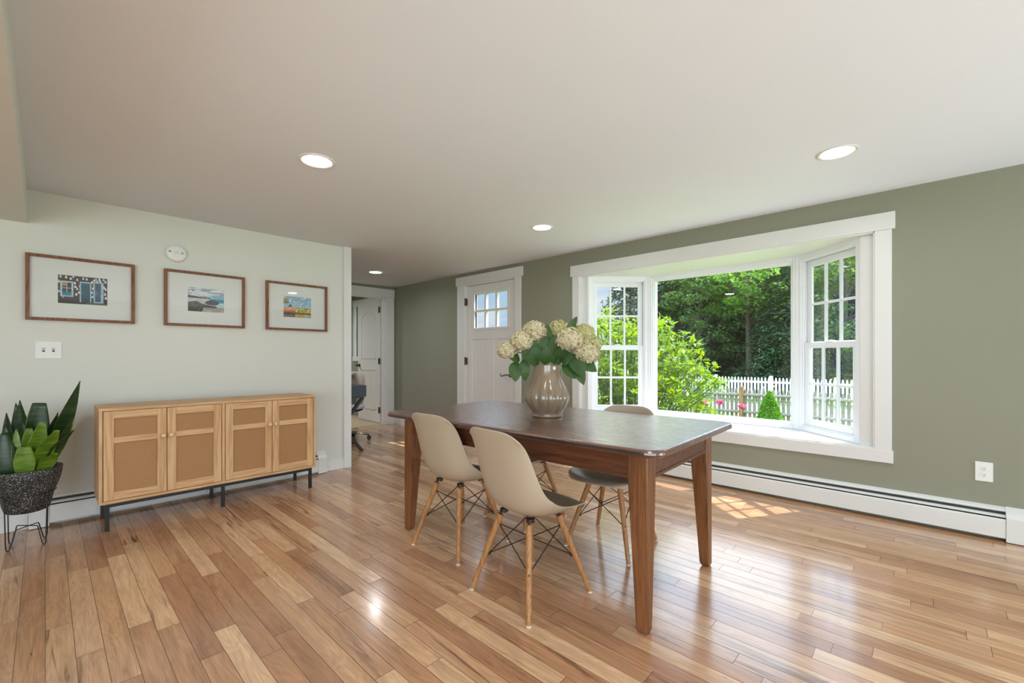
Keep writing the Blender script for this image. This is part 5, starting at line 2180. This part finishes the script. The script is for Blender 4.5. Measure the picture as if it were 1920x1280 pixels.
def broadleaf(name, x, y, h, crown_r, crown_z0, mat, bark, lab, nclump=70, per=110, leaf=0.2, trunk_r=0.16, lean=(0, 0), group='trees beyond the white fence', clump=0.75):
    root = empty(name, (x, y, GZ))
    mb_ = MB()
    tp = Vector((lean[0], lean[1], h * 0.9))
    mb_.tube([(0, 0, -0.1), (lean[0] * 0.2 + 0.05, lean[1] * 0.2, h * 0.25), (lean[0] * 0.5, lean[1] * 0.5 + 0.05, h * 0.55), tp], trunk_r, 10, trunk_r * 0.3)
    tr_ = mb_.build('trunk', bark, root, smooth=True)
    cs = []
    nb_ = MB()
    for i in range(nclump):
        z = crown_z0 + (h - crown_z0) * (i + 0.5) / nclump
        f = (z - crown_z0) / (h - crown_z0)
        rr = crown_r * math.sin(PI * min(1, 0.18 + f * 0.82)) ** 0.6
        a = i * 2.399 + RNG.uniform(-0.4, 0.4)
        q = rr * math.sqrt(RNG.uniform(0.25, 1.0))
        c = Vector((lean[0] * f + q * math.cos(a), lean[1] * f + q * math.sin(a), z))
        cs.append(c)
        if i % 2 == 0:
            s0 = Vector((lean[0] * f * 0.8, lean[1] * f * 0.8, max(0.4 * z, z - q * 0.8)))
            nb_.tube([s0, s0.lerp(c, 0.5) + Vector((0, 0, 0.15)), c], 0.035, 6, 0.008)
    nb_.build('branches', bark, root)
    cen, nor = [], []
    for c in cs:
        k = int(per * RNG.uniform(0.7, 1.3))
        d = RNG.normal(0, 1, (k, 3))
        d /= np.linalg.norm(d, axis=1, keepdims=True)
        rad = clump * RNG.uniform(0.6, 1.2) * RNG.uniform(0.3, 1, (k, 1)) ** 0.5
        p = d * rad * np.array([1, 1, 0.45]) + np.array(c)
        cen.append(p)
        nor.append(d * 0.5 + np.array([0, 0, 0.9]))
    cen = np.concatenate(cen)
    nor = np.concatenate(nor)
    v, f = quads(cen, nor, leaf * RNG.uniform(0.6, 1.25, len(cen)), 0.6, 0.45)
    raw('foliage', v, f, mat, root)
    tag(root, lab, 'tree', group)
    return root


def conifer(name, x, y, h, base_r, z0, mat, bark, lab, layers=26, per_branch=70, leaf=0.2, droop=0.25, group='trees beyond the white fence', thick=0.2):
    root = empty(name, (x, y, GZ))
    mb_ = MB()
    mb_.tube([(0, 0, -0.1), (0, 0, h * 0.5), (0, 0, h)], 0.17, 10, 0.02)
    mb_.build('trunk', bark, root, smooth=True)
    cen, nor = [], []
    nb_ = MB()
    for i in range(layers):
        f = i / (layers - 1)
        z = z0 + (h - z0) * f
        rr = base_r * (1 - f) ** 0.75 + 0.12
        nbr = 9 if f < 0.7 else 6
        for k in range(nbr):
            a = 2 * PI * k / nbr + i * 0.7 + RNG.uniform(-0.25, 0.25)
            ln = rr * RNG.uniform(0.65, 1.12)
            d = np.array([math.cos(a), math.sin(a), 0])
            m_ = int(per_branch * (0.35 + 0.65 * ln / base_r))
            s = RNG.uniform(0.12, 1, m_) ** 0.7
            sidev = np.array([-d[1], d[0], 0])
            off = RNG.normal(0, 1, m_) * (0.10 + 0.26 * np.sin(PI * s)) * min(1, ln)
            p = d[None] * (s * ln)[:, None] + sidev[None] * off[:, None]
            p[:, 2] += z - droop * ln * s * s + RNG.normal(0, 0.05 + thick * 0.3, m_) + 0.12 * ln * np.sin(PI * s)
            cen.append(p)
            nor.append(np.tile(np.array([d[0] * 0.25, d[1] * 0.25, 1.0]), (m_, 1)))
            if k % 2 == 0 and f < 0.8:
                nb_.tube([(0, 0, z), (d[0] * ln * 0.5, d[1] * ln * 0.5, z + 0.05), (d[0] * ln * 0.9, d[1] * ln * 0.9, z - droop * ln * 0.8)], 0.02, 5, 0.005)
    nb_.build('branches', bark, root)
    cen = np.concatenate(cen)
    nor = np.concatenate(nor)
    v, f = quads(cen, nor, leaf * RNG.uniform(0.6, 1.3, len(cen)), 0.38, 0.4)
    raw('foliage', v, f, mat, root)
    tag(root, lab, 'tree', group)
    return root


# front rank, seen through the three panes
conifer('hemlock_tree', 24.8, 10.7, 7.3, 2.2, 0.6, M['hemlock'], M['barkdark'], 'dark hemlock at the left edge of the picture window, behind the lime shrub')
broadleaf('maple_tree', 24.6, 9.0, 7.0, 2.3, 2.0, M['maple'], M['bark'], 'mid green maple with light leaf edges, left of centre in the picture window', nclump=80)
conifer('hemlock_tree', 26.2, 8.2, 6.4, 2.2, 0.3, M['hemlock'], M['barkdark'], 'dark low branched hemlock behind the white fence, left of the bare grey trunk', leaf=0.18)
broadleaf('maple_tree', 24.4, 6.5, 7.3, 2.2, 4.2, M['maplebright'], M['bark'], 'tall tree with a bare grey trunk rising right of centre in the picture window', nclump=60, trunk_r=0.2)
conifer('pine_tree', 24.2, 4.9, 7.2, 2.3, 0.8, M['pine'], M['barkdark'], 'soft blue green pine at the right edge of the picture window', droop=0.15)
broadleaf('maple_tree', 27.0, 5.2, 7.6, 2.6, 3.2, M['maplebright'], M['bark'], 'bright maple crown at top right of the picture window, above the pine', nclump=70)
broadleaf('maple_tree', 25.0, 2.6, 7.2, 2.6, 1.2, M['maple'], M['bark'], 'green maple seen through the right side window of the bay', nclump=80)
conifer('pine_tree', 26.4, 0.6, 7.6, 2.6, 0.6, M['pine'], M['barkdark'], 'blue green pine seen at the far right through the right side window of the bay')
broadleaf('oak_tree', 23.4, 12.5, 8.4, 1.25, 2.4, M['hemlock'], M['barkdark'], 'dark oak against the sky in the left side window of the bay', nclump=60, leaf=0.22)
# deeper wood that closes the gaps
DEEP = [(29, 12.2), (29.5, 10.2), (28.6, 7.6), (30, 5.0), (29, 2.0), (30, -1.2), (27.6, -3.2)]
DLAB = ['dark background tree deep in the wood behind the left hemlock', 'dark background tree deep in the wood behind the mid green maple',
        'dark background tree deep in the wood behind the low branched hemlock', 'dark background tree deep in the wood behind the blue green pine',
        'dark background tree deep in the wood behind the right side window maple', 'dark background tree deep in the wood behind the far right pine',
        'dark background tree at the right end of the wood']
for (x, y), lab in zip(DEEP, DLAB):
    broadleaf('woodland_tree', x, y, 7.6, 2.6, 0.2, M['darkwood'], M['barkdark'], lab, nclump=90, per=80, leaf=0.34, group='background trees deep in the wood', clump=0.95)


def big_leaf_cloud(cen, axis, sizes, wratio=0.45, fold=0.25):
    """two-facet folded leaves pointing along axis"""
    n_ = len(cen)
    ax = axis / (np.linalg.norm(axis, axis=1, keepdims=True) + 1e-9)
    rv = RNG.normal(0, 0.35, (n_, 3)) + np.array([0, 0, 1.0])
    sd = np.cross(ax, rv)
    sd /= np.linalg.norm(sd, axis=1, keepdims=True) + 1e-9
    up = np.cross(sd, ax)
    s = sizes[:, None]
    v = np.empty((n_, 6, 3))
    droop = -0.12
    v[:, 0] = cen
    v[:, 1] = cen + ax * s * 0.42 + sd * s * wratio * 0.5 + up * s * fold * 0.25
    v[:, 2] = cen + ax * s * 0.5 + up * s * 0.05
    v[:, 3] = cen + ax * s * 0.42 - sd * s * wratio * 0.5 + up * s * fold * 0.25
    v[:, 4] = cen + ax * s + up * s * droop
    v[:, 5] = cen + ax * s * 0.45 + up * s * 0.02
    base = np.arange(n_)[:, None] * 6
    f1 = np.concatenate([base + 0, base + 1, base + 4, base + 2], 1)
    f2 = np.concatenate([base + 0, base + 2, base + 4, base + 3], 1)
    return v.reshape(-1, 3), np.concatenate([f1, f2], 0)


def shrub(name, x, y, shoots, h, rad, mat, lab, leaf=0.115, per=26, base=0.0, xy=(1, 1)):
    root = empty(name, (x, y, GZ))
    cen, axs = [], []
    nb_ = MB()
    for i in range(shoots):
        a = i * 2.399
        q = math.sqrt((i + 0.5) / shoots)
        tipd = Vector((math.cos(a) * rad * q * xy[0], math.sin(a) * rad * q * xy[1], h * (1 - 0.42 * q ** 2.2) * RNG.uniform(0.86, 1.06)))
        b0 = Vector((tipd.x * 0.22, tipd.y * 0.22, base))
        mid = b0.lerp(tipd, 0.55) + Vector((0, 0, 0.12 * h))
        nb_.tube([b0, mid, tipd], 0.012, 5, 0.004)
        m_ = per
        s = 1 - RNG.uniform(0, 1, m_) ** 1.6 * 0.85
        s[: m_ // 4] = 1
        for sv in s:
            c = (b0.lerp(mid, sv * 2) if sv < 0.5 else mid.lerp(tipd, sv * 2 - 1))
            cen.append(tuple(c + Vector(RNG.normal(0, 0.03, 3))))
            d = Vector(RNG.normal(0, 1, 3))
            d.z = d.z * 0.5 + 0.25
            axs.append(tuple(d + (tipd - mid).normalized() * 0.35))
    nb_.build('stems', M['stem'], root)
    cen = np.array(cen)
    axs = np.array(axs)
    v, f = big_leaf_cloud(cen, axs, leaf * RNG.uniform(0.6, 1.25, len(cen)))
    raw('foliage', v, f, mat, root)
    tag(root, lab, 'shrub')
    return root


shrub('garden_shrub', 6.4, 3.55, 210, 2.62, 1.45, M['shrub'], 'big lime green leafy shrub right outside the left half of the bay window', leaf=0.135, per=34)
shrub('garden_shrub', 7.6, 3.0, 60, 1.25, 0.75, M['shrub'], 'low lime green shrub beside the pink peonies outside the picture window', leaf=0.11, per=24)
# clipped little cone
root = empty('arborvitae', (10.2, 2.33, GZ))
k_ = 5200
z = RNG.uniform(0, 1, k_) ** 1.3
an = RNG.uniform(0, 2 * PI, k_)
rr = 0.36 * (1 - z) ** 0.6 * (0.82 + 0.18 * np.sin(z * 3)) * RNG.uniform(0.78, 1.04, k_)
cen = np.stack([rr * np.cos(an), rr * np.sin(an), 0.05 + z * 1.22], 1)
nor = np.stack([np.cos(an), np.sin(an), np.full(k_, 0.2)], 1)
v, f = quads(cen, nor, 0.07 * RNG.uniform(0.6, 1.3, k_), 0.5, 0.7)
raw('foliage', v, f, M['arbor'], root)
mb = MB()
mb.tube([(0, 0, 0), (0, 0, 1.1)], 0.03, 8, 0.01)
mb.build('trunk', M['bark'], root)
tag(root, 'small bright green clipped cone shrub in front of the grey fence', 'shrub')


def peony(x, y, h, blooms, lab):
    rt = empty('peony_plant', (x, y, GZ))
    kk = 700
    a_ = RNG.uniform(0, 2 * PI, kk)
    q_ = np.sqrt(RNG.uniform(0, 1, kk)) * 0.38
    zz = RNG.uniform(0.1, 1, kk) * (h - 0.12) * (1 - 0.3 * (q_ / 0.38) ** 2)
    c_ = np.stack([q_ * np.cos(a_), q_ * np.sin(a_), zz], 1)
    ax_ = np.stack([np.cos(a_), np.sin(a_), RNG.uniform(0, 0.8, kk)], 1) + RNG.normal(0, 0.4, (kk, 3))
    vv, ff = big_leaf_cloud(c_, ax_, 0.12 * RNG.uniform(0.6, 1.2, kk), 0.28)
    raw('foliage', vv, ff, M['peonyleaf'], rt)
    for (bx, by, bz) in blooms:
        mb_ = MB()
        mb_.tube([(bx * 0.3, by * 0.3, 0), (bx * 0.8, by * 0.8, bz * 0.6), (bx, by, bz)], 0.006, 6)
        mb_.build('stem', M['stem'], rt)
        dd = RNG.normal(0, 1, (120, 3))
        dd /= np.linalg.norm(dd, axis=1, keepdims=True)
        cc = dd * 0.055 * RNG.uniform(0.5, 1.1, (120, 1)) * np.array([1.1, 1.1, 0.8]) + np.array([bx, by, bz])
        vv, ff = quads(cc, dd, 0.055 * RNG.uniform(0.7, 1.2, 120), 0.8, 0.5)
        raw('flower_head', vv, ff, M['peony'], rt)
    tag(rt, lab, 'flowering plant', 'peonies in the garden bed')


peony(9.0, 2.95, 0.92, [(0.0, -0.04, 1.10), (-0.05, 0.22, 1.07), (-0.1, 0.42, 1.02)], 'peony plant with several pink blooms between lime shrub and fence post')
peony(9.05, 2.40, 0.72, [(-0.02, 0.12, 1.045)], 'peony plant with one pink bloom in front of the brown fence post')
